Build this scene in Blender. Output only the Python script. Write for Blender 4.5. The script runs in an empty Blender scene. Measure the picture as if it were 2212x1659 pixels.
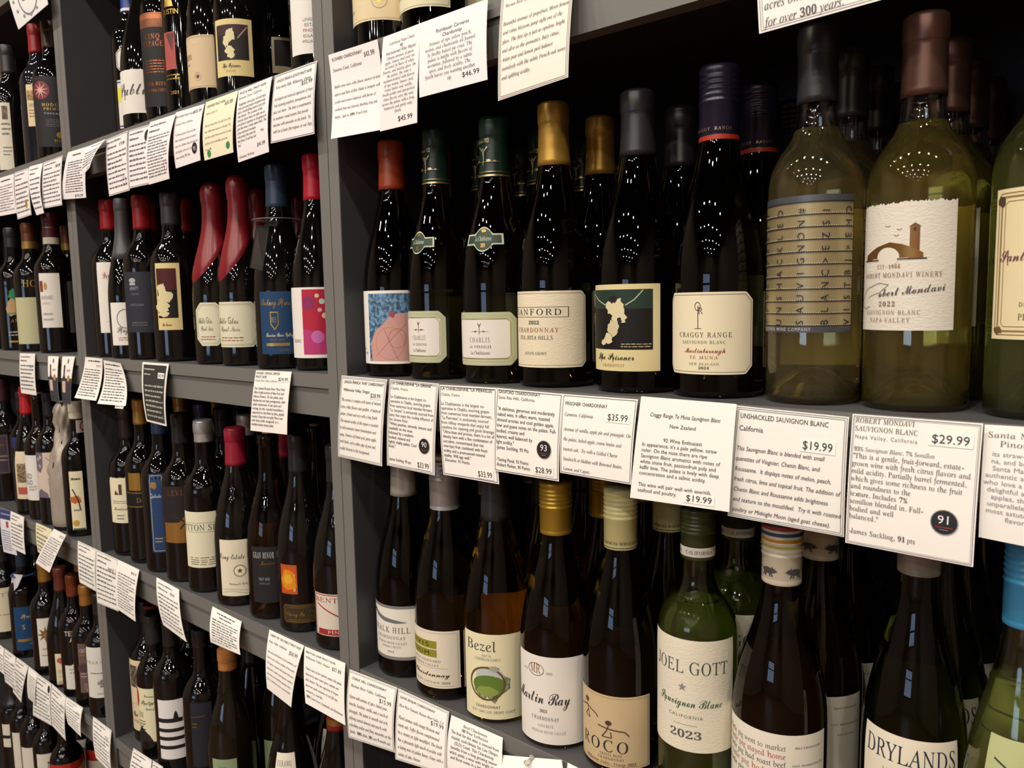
import bpy, math, random
import numpy as np
from mathutils import Matrix
random.seed(4)
sc = bpy.context.scene
COL = sc.collection
# ------------------------------------------------------------------ camera
F_PX, CX0, CY0, CAM_D = 1697.17, 1106.0, 829.5, 0.62
RM = np.array([[0.76157033, 0.05271239, -0.64593501],
               [0.64779772, -0.09144775, 0.75630379],
               [-0.01920273, -0.99441375, -0.10379086]])
cam = bpy.data.cameras.new('camera')
cam.sensor_width = 36.0
cam.lens = F_PX / 2212 * 36.0
cam.clip_start = 0.02
cam.dof.use_dof = True
cam.dof.focus_distance = 0.85
cam.dof.aperture_fstop = 15.0
co = bpy.data.objects.new('camera', cam)
COL.objects.link(co)
mw = Matrix.Identity(4)
for i in range(3):
    mw[i][0] = RM[i][0]; mw[i][1] = -RM[i][1]; mw[i][2] = -RM[i][2]
mw[1][3] = -CAM_D
co.matrix_world = mw
sc.camera = co
# ------------------------------------------------------------------ world, exposure
w = bpy.data.worlds.new('shop_air'); sc.world = w; w.use_nodes = True
w.node_tree.nodes['Background'].inputs[0].default_value = (1.0, 0.93, 0.86, 1)
w.node_tree.nodes['Background'].inputs[1].default_value = 0.10
sc.view_settings.view_transform = 'Standard'
sc.view_settings.look = 'None'
sc.view_settings.gamma = 1.0
sc.view_settings.use_curve_mapping = False
sc.view_settings.exposure = -0.30
sc.cycles.use_denoising = True
sc.cycles.max_bounces = 14
sc.cycles.transmission_bounces = 14
sc.cycles.glossy_bounces = 6
sc.cycles.diffuse_bounces = 3
sc.cycles.transparent_max_bounces = 8
sc.cycles.sample_clamp_indirect = 6.0
sc.cycles.caustics_refractive = True
sc.cycles.caustics_reflective = False
sc.cycles.blur_glossy = 0.6
FLOOR_Z, CEIL_Z = -1.5, 2.45
# the shop's ceiling spotlights: x, y, watts, radius
SPOTS = [(-3.3, -1.22, 20, .05), (-2.5, -1.18, 20, .05), (-1.7, -1.22, 21, .05), (-.9, -1.18, 21, .05), (-.1, -1.22, 21, .05), (.7, -1.18, 20, .05), (1.5, -1.22, 18, .05),
         (-2.9, -3.0, 20, .055), (-1.8, -2.95, 22, .055), (-.7, -3.0, 24, .055), (.4, -2.95, 26, .055), (1.5, -3.0, 26, .055),
         (-2.6, -4.4, 18, .06), (-1.6, -4.5, 18, .06), (-.6, -4.4, 20, .06), (.4, -4.5, 20, .06), (1.4, -4.4, 20, .06), (2.4, -4.5, 20, .06),
         (-2.2, -5.9, 18, .06), (-1.2, -5.8, 18, .06), (-.2, -5.9, 18, .06), (.8, -5.8, 18, .06), (1.8, -5.9, 18, .06), (2.7, -5.8, 18, .06),
         (-1.7, -7.3, 18, .06), (-.6, -7.2, 18, .06), (.5, -7.3, 18, .06), (1.6, -7.2, 18, .06), (-.4, -8.4, 18, .06), (1.0, -8.5, 18, .06)]
def area(name, loc, rot, size, power, col, sy=None):
    l = bpy.data.lights.new(name, 'AREA')
    l.energy = power; l.color = col; l.size = size
    if sy: l.shape = 'RECTANGLE'; l.size_y = sy
    else: l.shape = 'DISK'
    o = bpy.data.objects.new(name, l); o.location = loc; o.rotation_euler = rot
    COL.objects.link(o); return o
for (x, y, p, r) in SPOTS:
    area('spot_beam', (x, y, CEIL_Z - .17), (0, 0, 0), r * 2, p, (1.0, .90, .78))
# daylight through the window wall behind the viewer

# ------------------------------------------------------------------ helpers: pixels -> real places
def ray(u, v): return RM @ np.array([u - CX0, v - CY0, F_PX])
def at(u, v, Y):
    r = ray(u, v); p = r * ((CAM_D + Y) / r[1]); p[1] -= CAM_D; return p
def proj(p):
    q = RM.T @ np.array([p[0], p[1] + CAM_D, p[2]]); return q[0] / q[2] * F_PX + CX0, q[1] / q[2] * F_PX + CY0
def solve(fn, target, a, b):
    fa = fn(a) - target; fb = fn(b) - target
    if fa * fb > 0: return a if abs(fa) < abs(fb) else b
    for _ in range(40):
        m = (a + b) / 2; fm = fn(m) - target
        if fa * fm <= 0: b = m
        else: a, fa = m, fm
    return (a + b) / 2

# ------------------------------------------------------------------ materials
MATS = {}
def lin(h):
    h = h.lstrip('#'); c = [int(h[i:i+2], 16) / 255 for i in (0, 2, 4)]
    return tuple(x / 12.92 if x <= .04045 else ((x + .055) / 1.055) ** 2.4 for x in c) + (1,)
def mat(kind, col='ffffff'):
    key = kind + col
    if key in MATS: return MATS[key]
    m = bpy.data.materials.new(kind + '_' + col); m.use_nodes = True
    nt = m.node_tree; b = nt.nodes['Principled BSDF']; N = nt.nodes.new; L = nt.links.new
    c = lin(col)
    def noise(scale, detail=3, sx=(1, 1, 1)):
        tc = N('ShaderNodeTexCoord'); mp = N('ShaderNodeMapping'); mp.inputs['Scale'].default_value = sx
        n = N('ShaderNodeTexNoise'); n.inputs['Scale'].default_value = scale; n.inputs['Detail'].default_value = detail
        L(tc.outputs['Object'], mp.inputs[0]); L(mp.outputs[0], n.inputs['Vector']); return n
    def vary(n, lo, hi):
        r = N('ShaderNodeMapRange'); r.inputs['To Min'].default_value = lo; r.inputs['To Max'].default_value = hi
        L(n.outputs[0], r.inputs[0])
        mx = N('ShaderNodeMix'); mx.data_type = 'RGBA'; mx.blend_type = 'MULTIPLY'; mx.inputs[0].default_value = 1
        mx.inputs[6].default_value = c; L(r.outputs[0], mx.inputs[7]); L(mx.outputs[2], b.inputs['Base Color'])
    def bump(n, st, dist=.001):
        bp = N('ShaderNodeBump'); bp.inputs['Strength'].default_value = st; bp.inputs['Distance'].default_value = dist
        L(n.outputs[0], bp.inputs['Height']); L(bp.outputs[0], b.inputs['Normal'])
    b.inputs['Base Color'].default_value = c
    if kind == 'paper':
        n = noise(900, 2); vary(n, .97, 1.02); bump(n, .12, .0003); b.inputs['Roughness'].default_value = .55
        b.inputs['Specular IOR Level'].default_value = .3
    elif kind == 'card':
        n = noise(500, 2); vary(n, .98, 1.01); b.inputs['Roughness'].default_value = .6
        b.inputs['Specular IOR Level'].default_value = .3
    elif kind == 'textured':
        n = noise(330, 2, (1, 1, 2.2)); vary(n, .96, 1.02); bump(n, .5, .0006); b.inputs['Roughness'].default_value = .6
    elif kind == 'ink':
        b.inputs['Roughness'].default_value = .5
    elif kind == 'gilt':
        b.inputs['Metallic'].default_value = .85; b.inputs['Roughness'].default_value = .35
    elif kind == 'foil':
        n = noise(240, 3, (1, 1, .3)); vary(n, .9, 1.08); bump(n, .08, .0006)
        b.inputs['Metallic'].default_value = .55; b.inputs['Roughness'].default_value = .36
    elif kind == 'plastic':
        n = noise(160, 2, (1, 1, .4)); vary(n, .94, 1.05); b.inputs['Roughness'].default_value = .33
    elif kind == 'wax':
        n = noise(60, 3); vary(n, .9, 1.08); bump(n, .15, .001); b.inputs['Roughness'].default_value = .28
    elif kind == 'cork':
        n = noise(420, 4); vary(n, .55, 1.15); b.inputs['Roughness'].default_value = .8
    elif kind == 'dark_glass':          # deep bottle glass filled with red wine: opaque to the eye
        n = noise(40, 1); vary(n, .8, 1.2); b.inputs['Roughness'].default_value = .035; b.inputs['IOR'].default_value = 1.52
        bump(noise(55, 1), .035, .002)
    elif kind == 'glass':
        b.inputs['Transmission Weight'].default_value = 1; b.inputs['Roughness'].default_value = .0; b.inputs['IOR'].default_value = 1.5
        bump(noise(38, 1), .03, .002)
    elif kind == 'wine':
        b.inputs['Transmission Weight'].default_value = .94; b.inputs['Roughness'].default_value = 0; b.inputs['IOR'].default_value = 1.34
    elif kind == 'filled_glass':        # coloured glass with wine standing right behind it
        b.inputs['Transmission Weight'].default_value = 1; b.inputs['Roughness'].default_value = 0; b.inputs['IOR'].default_value = 1.42
        bump(noise(38, 1), .03, .002)
    elif kind == 'laminate':
        n = noise(1300, 2); vary(n, .90, 1.08); bump(n, .12, .0004); b.inputs['Roughness'].default_value = .5
        n2 = noise(9, 3)
        r = N('ShaderNodeMapRange'); r.inputs['To Min'].default_value = .42; r.inputs['To Max'].default_value = .6
        L(n2.outputs[0], r.inputs[0]); L(r.outputs[0], b.inputs['Roughness'])
    elif kind == 'clear_plastic':
        b.inputs['Transmission Weight'].default_value = .75; b.inputs['Roughness'].default_value = .25; b.inputs['IOR'].default_value = 1.3
    elif kind == 'wrap':
        n = noise(55, 4, (1, 1, .35)); vary(n, .8, 1.1); bump(n, .8, .004); b.inputs['Roughness'].default_value = .4; b.inputs['Metallic'].default_value = .2
    elif kind == 'photo':               # mottled printed picture
        n = noise(230, 5); cr = N('ShaderNodeValToRGB'); cr.color_ramp.elements[0].position = .42; cr.color_ramp.elements[1].position = .6
        cr.color_ramp.elements[0].color = tuple(x * .35 for x in c[:3]) + (1,); cr.color_ramp.elements[1].color = tuple(min(1, x * 1.35) for x in c[:3]) + (1,)
        L(n.outputs[0], cr.inputs[0]); L(cr.outputs[0], b.inputs['Base Color']); b.inputs['Roughness'].default_value = .5
    elif kind == 'plaster':
        n = noise(14, 3); vary(n, .92, 1.05); b.inputs['Roughness'].default_value = .85
    elif kind == 'floor':
        n = noise(6, 4, (1, 8, 1)); vary(n, .6, 1.2); b.inputs['Roughness'].default_value = .4
    elif kind == 'lamp':
        b.inputs['Emission Color'].default_value = c; b.inputs['Emission Strength'].default_value = 30
    elif kind == 'sky_pane':
        b.inputs['Emission Color'].default_value = c; b.inputs['Emission Strength'].default_value = 5.0
    MATS[key] = m; return m
def MK(spec):                 # 'kind:hex'  or plain hex (ink)
    if ':' in spec: k, h = spec.split(':'); return mat(k, h)
    return mat('ink', spec)

def link(name, me, parent=None, loc=None):
    o = bpy.data.objects.new(name, me); COL.objects.link(o)
    if parent: o.parent = parent
    if loc is not None: o.location = loc
    return o
def tag(o, label=None, cat=None, group=None, kind=None):
    if label: o['label'] = label
    if cat: o['category'] = cat
    if group: o['group'] = group
    if kind: o['kind'] = kind
    return o
class MB:                      # mesh builder with material slots
    def __init__(s): s.v = []; s.f = []; s.m = []; s.mats = []; s.n = 0; s.sm = []
    def mi(s, spec):
        if spec not in s.mats: s.mats.append(spec)
        return s.mats.index(spec)
    def add(s, verts, faces, spec, smooth=False):
        k = s.mi(spec); n = s.n; verts = np.asarray(verts, float).reshape(-1, 3)
        s.v.append(verts); s.n += len(verts)
        for f in faces: s.f.append([i + n for i in f]); s.m.append(k); s.sm.append(smooth)
    def box(s, x0, x1, y0, y1, z0, z1, spec, bev=0):
        P = [(x, y, z) for z in (z0, z1) for y in (y0, y1) for x in (x0, x1)]
        s.add(P, [(0, 2, 3, 1), (4, 5, 7, 6), (0, 1, 5, 4), (2, 6, 7, 3), (0, 4, 6, 2), (1, 3, 7, 5)], spec)
    def lathe(s, pts, spec, seg=40, smooth=True, cx=0, cy=0):
        ang = [2 * math.pi * i / seg for i in range(seg)]
        V = []; F = []; prev = None
        for (r, z) in pts:
            if r < 1e-6: cur = [len(V)]; V.append((cx, cy, z))
            else:
                cur = list(range(len(V), len(V) + seg)); V += [(cx + r * math.cos(a), cy + r * math.sin(a), z) for a in ang]
            if prev:
                for i in range(seg):
                    j = (i + 1) % seg
                    if len(prev) == 1 and len(cur) > 1: F.append((prev[0], cur[j], cur[i]))
                    elif len(cur) == 1 and len(prev) > 1: F.append((prev[i], prev[j], cur[0]))
                    elif len(cur) > 1: F.append((prev[i], prev[j], cur[j], cur[i]))
            prev = cur
        s.add(V, F, spec, smooth)
    def mesh(s, name):
        me = bpy.data.meshes.new(name)
        V = np.concatenate(s.v) if s.v else np.zeros((0, 3))
        me.from_pydata(V.tolist(), [], s.f)
        for m in s.mats: me.materials.append(MK(m))
        me.polygons.foreach_set('material_index', s.m)
        me.polygons.foreach_set('use_smooth', s.sm)
        me.update(); return me
    def build(s, name, parent=None, loc=None): return link(name, s.mesh(name), parent, loc)

# ------------------------------------------------------------------ lettering: every glyph once, from the built-in font
NEED = {'i': "ABCDEFGHIJKLMNOPQRSTUVWXYZabcdefghiklmnoprstuvwyz", 'b': "0123456789", 's': "BCEHMNPRSTVabcdefghiklmnoprstuvyz",
        'm': "Mabcdefghilnorstuwz"}
GL = {}
def make_glyphs():
    base = {'i': (0x1D434, 0x1D44E, 0), 'b': (0x1D400, 0x1D41A, 0x1D7CE), 's': (0x1D4D0, 0x1D4EA, 0), 'm': (0x1D670, 0x1D68A, 0x1D7F6)}
    ents = [('a', c, c) for c in [chr(65+i) for i in range(26)] + [chr(97+i) for i in range(26)] + list('0123456789.,-"\'$%()!?:;#*&/|_+><') + ['é', 'è', 'û', 'É']]
    for st, cs in NEED.items():
        U, L_, D = base[st]
        for c in cs:
            if c.isdigit(): g = chr(D + ord(c) - 48)
            elif c.isupper(): g = chr(U + ord(c) - 65)
            else: g = chr(0x210E) if (st == 'i' and c == 'h') else chr(L_ + ord(c) - 97)
            ents.append((st, c, g))
    cu = bpy.data.curves.new('type', 'FONT'); cu.resolution_u = 2; cu.space_line = 3.0
    cu.body = '|\n' + '\n'.join(e[2] + '|' for e in ents)
    ob = bpy.data.objects.new('type', cu); me = ob.to_mesh()
    P = np.empty(len(me.vertices) * 3); me.vertices.foreach_get('co', P); P = P.reshape(-1, 3)[:, :2]
    F = [tuple(p.vertices) for p in me.polygons]
    row = np.round((-(P[:, 1] - .25)) / 3.0).astype(int)
    fr = {}
    for f in F: fr.setdefault(row[f[0]], []).append(f)
    mark = P[row == 0][:, 0].max()
    for i, (st, ch, g) in enumerate(ents):
        idx = np.nonzero(row == i + 1)[0]
        if len(idx) < 4: continue
        xs = P[idx, 0].max(); bar = set(idx[P[idx, 0] > xs - .09].tolist())
        pts = P[idx].copy(); pts[:, 1] += 3.0 * (i + 1)
        mp = {int(k): j for j, k in enumerate(idx)}
        fs = [tuple(mp[k] for k in f) for f in fr.get(i + 1, []) if not (set(f) <= bar)]
        tri = []
        for f in fs:
            for q in range(1, len(f) - 1): tri.append((f[0], f[q], f[q + 1]))
        GL[(st, ch)] = (pts, tri, xs - mark)
    ob.to_mesh_clear(); bpy.data.objects.remove(ob); bpy.data.curves.remove(cu)
make_glyphs()
# style letter: a sans, i italic serif, r upright serif, s script, m typewriter, o slanted sans
def layout(txt, st='a'):
    V = []; F = []; x = 0; n = 0
    src, shear, track = {'a': ('a', 0, 0), 'o': ('a', .22, 0), 'i': ('i', 0, 0), 'r': ('i', -.24, .02), 's': ('s', 0, -.02), 'm': ('m', 0, 0), 'w': ('i', -.24, .16), 'x': ('a', 0, .14)}[st]
    for ch in txt:
        if ch == ' ': x += .32 + track; continue
        g = GL.get((src, ch)) or (GL.get(('b', ch)) if src in 'i' else None) or GL.get(('a', ch))
        if not g: continue
        p, t, adv = g; sh = shear if g is GL.get((src, ch)) else (0 if src != 'a' else shear)
        q = p.copy(); q[:, 0] += sh * q[:, 1] + x; V.append(q)
        F += [(a + n, b + n, c + n) for a, b, c in t]; n += len(q); x += adv + track
    if not V: return np.zeros((0, 2)), [], .01
    return np.concatenate(V), F, x

class Sheet:                   # flat print in metres (s right, t up); wrapped on a surface by fn(s, t, off)
    def __init__(s, fn, maxlen=None): s.fn = fn; s.mb = MB(); s.L = maxlen
    def tris(s, V, F, spec, off):
        V = [tuple(v) for v in V]; F = list(F)
        if s.L:
            out = []; st = list(F)
            while st:
                a, b, c = st.pop()
                e = max(((abs(V[i][0] - V[j][0]), i, j, k) for i, j, k in ((a, b, c), (b, c, a), (c, a, b))), key=lambda q: q[0])
                if e[0] > s.L and len(V) < 20000:
                    _, i, j, k = e; m = len(V); V.append(((V[i][0] + V[j][0]) / 2, (V[i][1] + V[j][1]) / 2))
                    st += [(i, m, k), (m, j, k)]
                else: out.append((a, b, c))
            F = out
        s.mb.add([s.fn(x, y, off) for x, y in V], F, spec)
    def cols(s, s0, s1, fb, ft, spec, off, n=None, rows=1, smooth=True):
        n = n or max(1, int(math.ceil((s1 - s0) / (s.L or .008)))); V = []; F = []
        for i in range(n + 1):
            x = s0 + (s1 - s0) * i / n; b, t = fb(x), ft(x)
            for j in range(rows + 1): V.append(s.fn(x, b + (t - b) * j / rows, off))
        for i in range(n):
            for j in range(rows):
                a = i * (rows + 1) + j; F.append((a, a + rows + 1, a + rows + 2, a + 1))
        s.mb.add(V, F, spec, smooth)
    def rect(s, x0, y0, x1, y1, spec, off): s.cols(x0, x1, lambda x: y0, lambda x: y1, spec, off, rows=max(1, int(abs(y1 - y0) / .008)))
    def ell(s, cx, cy, rx, ry, spec, off, n=20):
        P = [(cx + rx * math.cos(2*math.pi*i/n), cy + ry * math.sin(2*math.pi*i/n)) for i in range(n)]
        s.tris([(cx, cy)] + P, [(0, i + 1, (i + 1) % n + 1) for i in range(n)], spec, off)
    def poly(s, P, spec, off):
        cx = sum(p[0] for p in P) / len(P); cy = sum(p[1] for p in P) / len(P); n = len(P)
        s.tris([(cx, cy)] + list(P), [(0, i + 1, (i + 1) % n + 1) for i in range(n)], spec, off)
    def line(s, P, wd, spec, off):
        for (x0, y0), (x1, y1) in zip(P[:-1], P[1:]):
            d = math.hypot(x1 - x0, y1 - y0) or 1e-9; nx, ny = -(y1 - y0) / d * wd / 2, (x1 - x0) / d * wd / 2
            s.tris([(x0 + nx, y0 + ny), (x1 + nx, y1 + ny), (x1 - nx, y1 - ny), (x0 - nx, y0 - ny)], [(0, 1, 2), (0, 2, 3)], spec, off)
    def text(s, x, y, em, txt, st, spec, off, width=None, align='c', rot=0):
        V, F, wd = layout(txt, st)
        if not len(V): return
        k = em
        kx = (width / wd) if width else em
        V = V * np.array([kx, k]); wd *= kx
        V[:, 0] += {'c': -wd / 2, 'l': 0, 'r': -wd}[align]
        if rot:
            c_, s_ = math.cos(rot), math.sin(rot); V = V @ np.array([[c_, s_], [-s_, c_]])
        V[:, 0] += x; V[:, 1] += y
        s.tris(V, F, spec, off)

# drawing list for labels; x in -1..1 (half widths), y in 0..1 (bottom to top), sizes in label heights
def draw(sh, items, W, H, off):
    for k, it in enumerate(items):
        o = off + .00002 * min(k, 26)
        t = it[0]
        if t == 't':
            _, x, y, em, txt, st, colr = it[:7]; wd = it[7] * W / 2 if len(it) > 7 and it[7] else None
            sh.text(x * W / 2, y * H, em * H, txt, st, colr, o, wd, rot=(it[8] if len(it) > 8 else 0))
        elif t == 'r': sh.rect(it[1] * W / 2, it[2] * H, it[3] * W / 2, it[4] * H, it[5], o)
        elif t == 'e': sh.ell(it[1] * W / 2, it[2] * H, it[3] * H, it[4] * H, it[5], o)
        elif t == 'p': sh.poly([(x * W / 2, y * H) for x, y in it[1]], it[2], o)
        elif t == 'l': sh.line([(x * W / 2, y * H) for x, y in it[1]], it[2] * H, it[3], o)
        elif t == 'o':           # ring
            n = 24; P = [(it[1] * W / 2 + it[3] * H * math.cos(2*math.pi*i/n), it[2] * H + it[4] * H * math.sin(2*math.pi*i/n)) for i in range(n + 1)]
            sh.line(P, it[5] * H, it[6], o)
        elif t == 'f':           # frame inside the edge, cut corners
            _, ins, th, colr, cut = it; a = W / 2 - ins * H; b = ins * H; c_ = H - ins * H; q = cut * H
            P = [(-a + q, b), (a - q, b), (a, b + q), (a, c_ - q), (a - q, c_), (-a + q, c_), (-a, c_ - q), (-a, b + q), (-a + q, b)]
            Q = []
            for p0, p1 in zip(P[:-1], P[1:]):
                nn = max(1, int(math.hypot(p1[0]-p0[0], p1[1]-p0[1]) / .004))
                Q += [(p0[0] + (p1[0]-p0[0])*i/nn, p0[1] + (p1[1]-p0[1])*i/nn) for i in range(nn)]
            sh.line(Q + [P[-1]], th * H, colr, o)
        elif t == 'g':           # lines of print too small to read: runs of short strokes
            _, x0, y0, x1, y1, n, colr = it[:7]; rr = random.Random(int(y0 * 999) + n)
            for j in range(n):
                yy = y1 + (y0 - y1) * (j + .5) / n; hh = abs(y1 - y0) / n * .34; xx = x0; xe = x1 - (rr.random() * .3 * (x1 - x0) if j % 3 == 2 else 0)
                while xx < xe:
                    wl = min(xe - xx, (x1 - x0) * rr.uniform(.06, .2))
                    sh.rect(xx * W / 2, (yy - hh / 2) * H, (xx + wl) * W / 2, (yy + hh * rr.uniform(.3, .7)) * H, colr, o); xx += wl + (x1 - x0) * .03
        elif t == 'star':
            _, x, y, r1, r2, n, colr = it
            sh.poly([(x * W / 2 + (r1 if i % 2 == 0 else r2) * H * math.sin(math.pi * i / n), y * H + (r1 if i % 2 == 0 else r2) * H * math.cos(math.pi * i / n)) for i in range(2 * n)], colr, o)
        elif t == 'blob':        # soft-edged irregular patch
            _, x, y, rx, ry, seed, colr = it; rr = random.Random(seed)
            sh.poly([(x * W / 2 + rx * H * rr.uniform(.65, 1.1) * math.cos(2*math.pi*i/18), y * H + ry * H * rr.uniform(.65, 1.1) * math.sin(2*math.pi*i/18)) for i in range(18)], colr, o)

# ------------------------------------------------------------------ the room
XW0, XW1, YW0, YW1 = -4.2, 3.6, -9.2, 0.402
def struct(name, boxes, spec, parent=None):
    b = MB()
    for bx in boxes: b.box(*bx, spec)
    o = b.build(name, parent)
    if not parent: o['kind'] = 'structure'
    return o
struct('floor', [(XW0 - .1, XW1 + .1, YW0 - .1, YW1 + .1, FLOOR_Z - .1, FLOOR_Z)], 'floor:6b4a34')
struct('ceiling', [(XW0 - .1, XW1 + .1, YW0 - .1, YW1 + .1, CEIL_Z, CEIL_Z + .1)], 'plaster:242322')
struct('wall_back', [(XW0, XW1, YW1, YW1 + .1, FLOOR_Z, CEIL_Z)], 'plaster:4a4846')
struct('wall_left', [(XW0 - .1, XW0, YW0, YW1, FLOOR_Z, CEIL_Z)], 'plaster:8a7a6c')
struct('wall_right', [(XW1, XW1 + .1, YW0, YW1, FLOOR_Z, CEIL_Z)], 'plaster:8a7a6c')
WX0, WX1, WZ0, WZ1 = -2.2, 0.5, -.6, .85
struct('wall_front', [(XW0, WX0, YW0 - .1, YW0, FLOOR_Z, CEIL_Z), (WX1, XW1, YW0 - .1, YW0, FLOOR_Z, CEIL_Z),
                      (WX0, WX1, YW0 - .1, YW0, FLOOR_Z, WZ0), (WX0, WX1, YW0 - .1, YW0, WZ1, CEIL_Z)], 'plaster:8a7a6c')
win = struct('window_1', [(WX0 + (WX1 - WX0) * i / 5 - .03, WX0 + (WX1 - WX0) * i / 5 + .03, YW0 - .05, YW0 + .03, WZ0, WZ1) for i in range(6)]
             + [(WX0 - .03, WX1 + .03, YW0 - .05, YW0 + .035, z - .03, z + .03) for z in (WZ0, .35, WZ1)], 'plaster:2c2a28')
struct('pane', [(WX0, WX1, YW0 - .09, YW0 - .07, WZ0, WZ1)], 'sky_pane:b9d4ff', win)

for i, (x, y, p, r) in enumerate(SPOTS):
    t = link('ceiling_spotlight', None, None, (x, y, CEIL_Z))
    tag(t, 'round black ceiling spotlight above the aisle, outside the picture', 'ceiling light', 'ceiling spotlights over the aisle')
    b = MB(); b.lathe([(0, -.001), (.02, -.001), (.02, -.04), (.055, -.05), (.06, -.15), (.055, -.15), (.05, -.06), (0, -.06)], 'plastic:151515', 20); b.build('lamp_housing', t)
    b = MB(); b.lathe([(0, -.128), (r, -.130), (r, -.134), (0, -.134)], 'lamp:fff0d8', 20); b.build('lamp_lens', t)

# ------------------------------------------------------------------ shelving: one unit per bay, lifted away one by one
BAYS = [(-2.409, -1.647, 'left'), (-1.606, -.844, 'middle'), (-.803, .1110, 'right')]
ZS = [0.694, 0.3040, -0.0891, -0.4780, -0.8660, -1.2540]
TH, SH, AP, DEP = .0204, .0190, .0385, .380
LAM, LAMI = 'laminate:71706d', 'laminate:3d3d40'  # inner faces: same grey laminate, shade put into a darker colour
for (x0, x1, nm) in BAYS:
    t = link('shelving_unit', None, None, ((x0 + x1) / 2, 0, FLOOR_Z))
    tag(t, {'left': 'grey laminate shelving bay furthest left, full of red wine', 'middle': 'grey laminate shelving bay in the middle, between two double uprights',
            'right': 'nearest grey laminate shelving bay at right, holding white wine'}[nm], 'shelving')
    cx = (x0 + x1) / 2; o3 = lambda *a: (a[0] - cx, a[1] - cx, a[2], a[3], a[4] - FLOOR_Z, a[5] - FLOOR_Z)
    for (a, c) in ((x0 - TH, x0), (x1, x1 + TH)):
        b = MB(); q = o3(a, c, 0, DEP, FLOOR_Z + .0005, 1.09); b.box(*q, LAMI)
        q = (q[0] + .0006, q[1] - .0006) + tuple(q[2:])
        b.add([(q[0], -.0009, q[4]), (q[1], -.0009, q[4]), (q[1], -.0009, q[5]), (q[0], -.0009, q[5]),
               (q[0], .0009, q[4]), (q[1], .0009, q[4]), (q[1], .0009, q[5]), (q[0], .0009, q[5])],
              [(0, 1, 2, 3), (1, 5, 6, 2), (4, 0, 3, 7), (3, 2, 6, 7), (4, 5, 1, 0)], LAM)
        b.build('side_panel', t)
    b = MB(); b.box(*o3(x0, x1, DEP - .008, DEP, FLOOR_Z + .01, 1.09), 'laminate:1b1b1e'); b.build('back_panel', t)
    for z in ZS + [1.09]:
        b = MB(); b.box(*o3(x0 + .0002, x1 - .0002, .0008, DEP - .0085, z - SH, z), 'laminate:4a4a4c')  # board tops darker than the front strip, their shade in the colour
        b.box(*o3(x0 + .0002, x1 - .0002, -.0004, .0008, z - SH, z), LAM); b.build('shelf_board', t)
        b = MB(); b.box(*o3(x0 + .0002, x1 - .0002, .0035, .0215, z - SH - AP, z - SH - .0003), LAM); b.build('apron_rail', t)

# ------------------------------------------------------------------ bottles
PROF = {
 'bord': [(0, .88), (.004, .95), (.014, 1), (.575, 1), (.605, .985), (.635, .93), (.66, .835), (.68, .71), (.695, .60), (.71, .51), (.73, .455), (.76, .425), (.80, .408), (.93, .395), (.94, .41), (.985, .41), (1, .385)],
 'burg': [(0, .86), (.004, .94), (.014, 1), (.36, 1), (.41, .988), (.46, .95), (.53, .865), (.60, .74), (.665, .59), (.73, .475), (.78, .41), (.90, .37), (.94, .37), (.945, .39), (.985, .39), (1, .36)],
 'wide': [(0, .86), (.004, .94), (.014, 1), (.30, 1), (.36, .985), (.42, .94), (.50, .83), (.58, .68), (.65, .53), (.71, .43), (.77, .375), (.90, .345), (.94, .345), (.945, .365), (.985, .365), (1, .34)],
}
def profile(kind, r, h):
    P = PROF[kind]; fs = np.concatenate([[0, .004, .009, .014, .022], np.linspace(.06, .92, 42), [.93, .94, .95, .985, 1]])
    R = np.interp(fs, [p[0] for p in P], [p[1] for p in P])
    for _ in range(2):
        S = R.copy(); S[6:-5] = (R[5:-6] + 2 * R[6:-5] + R[7:-4]) / 4; R = S
    return fs * h, R * r
NB = [0]
PLACED, BEHIND = [], []
def relabel(o, label): o['label'] = label
def copy_tree(o, parent=None):
    c = o.copy(); COL.objects.link(c)
    if parent: c.parent = parent
    for ch in o.children: copy_tree(ch, c)
    return c
GREY = ['9a9890', '8c8a84']
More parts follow.
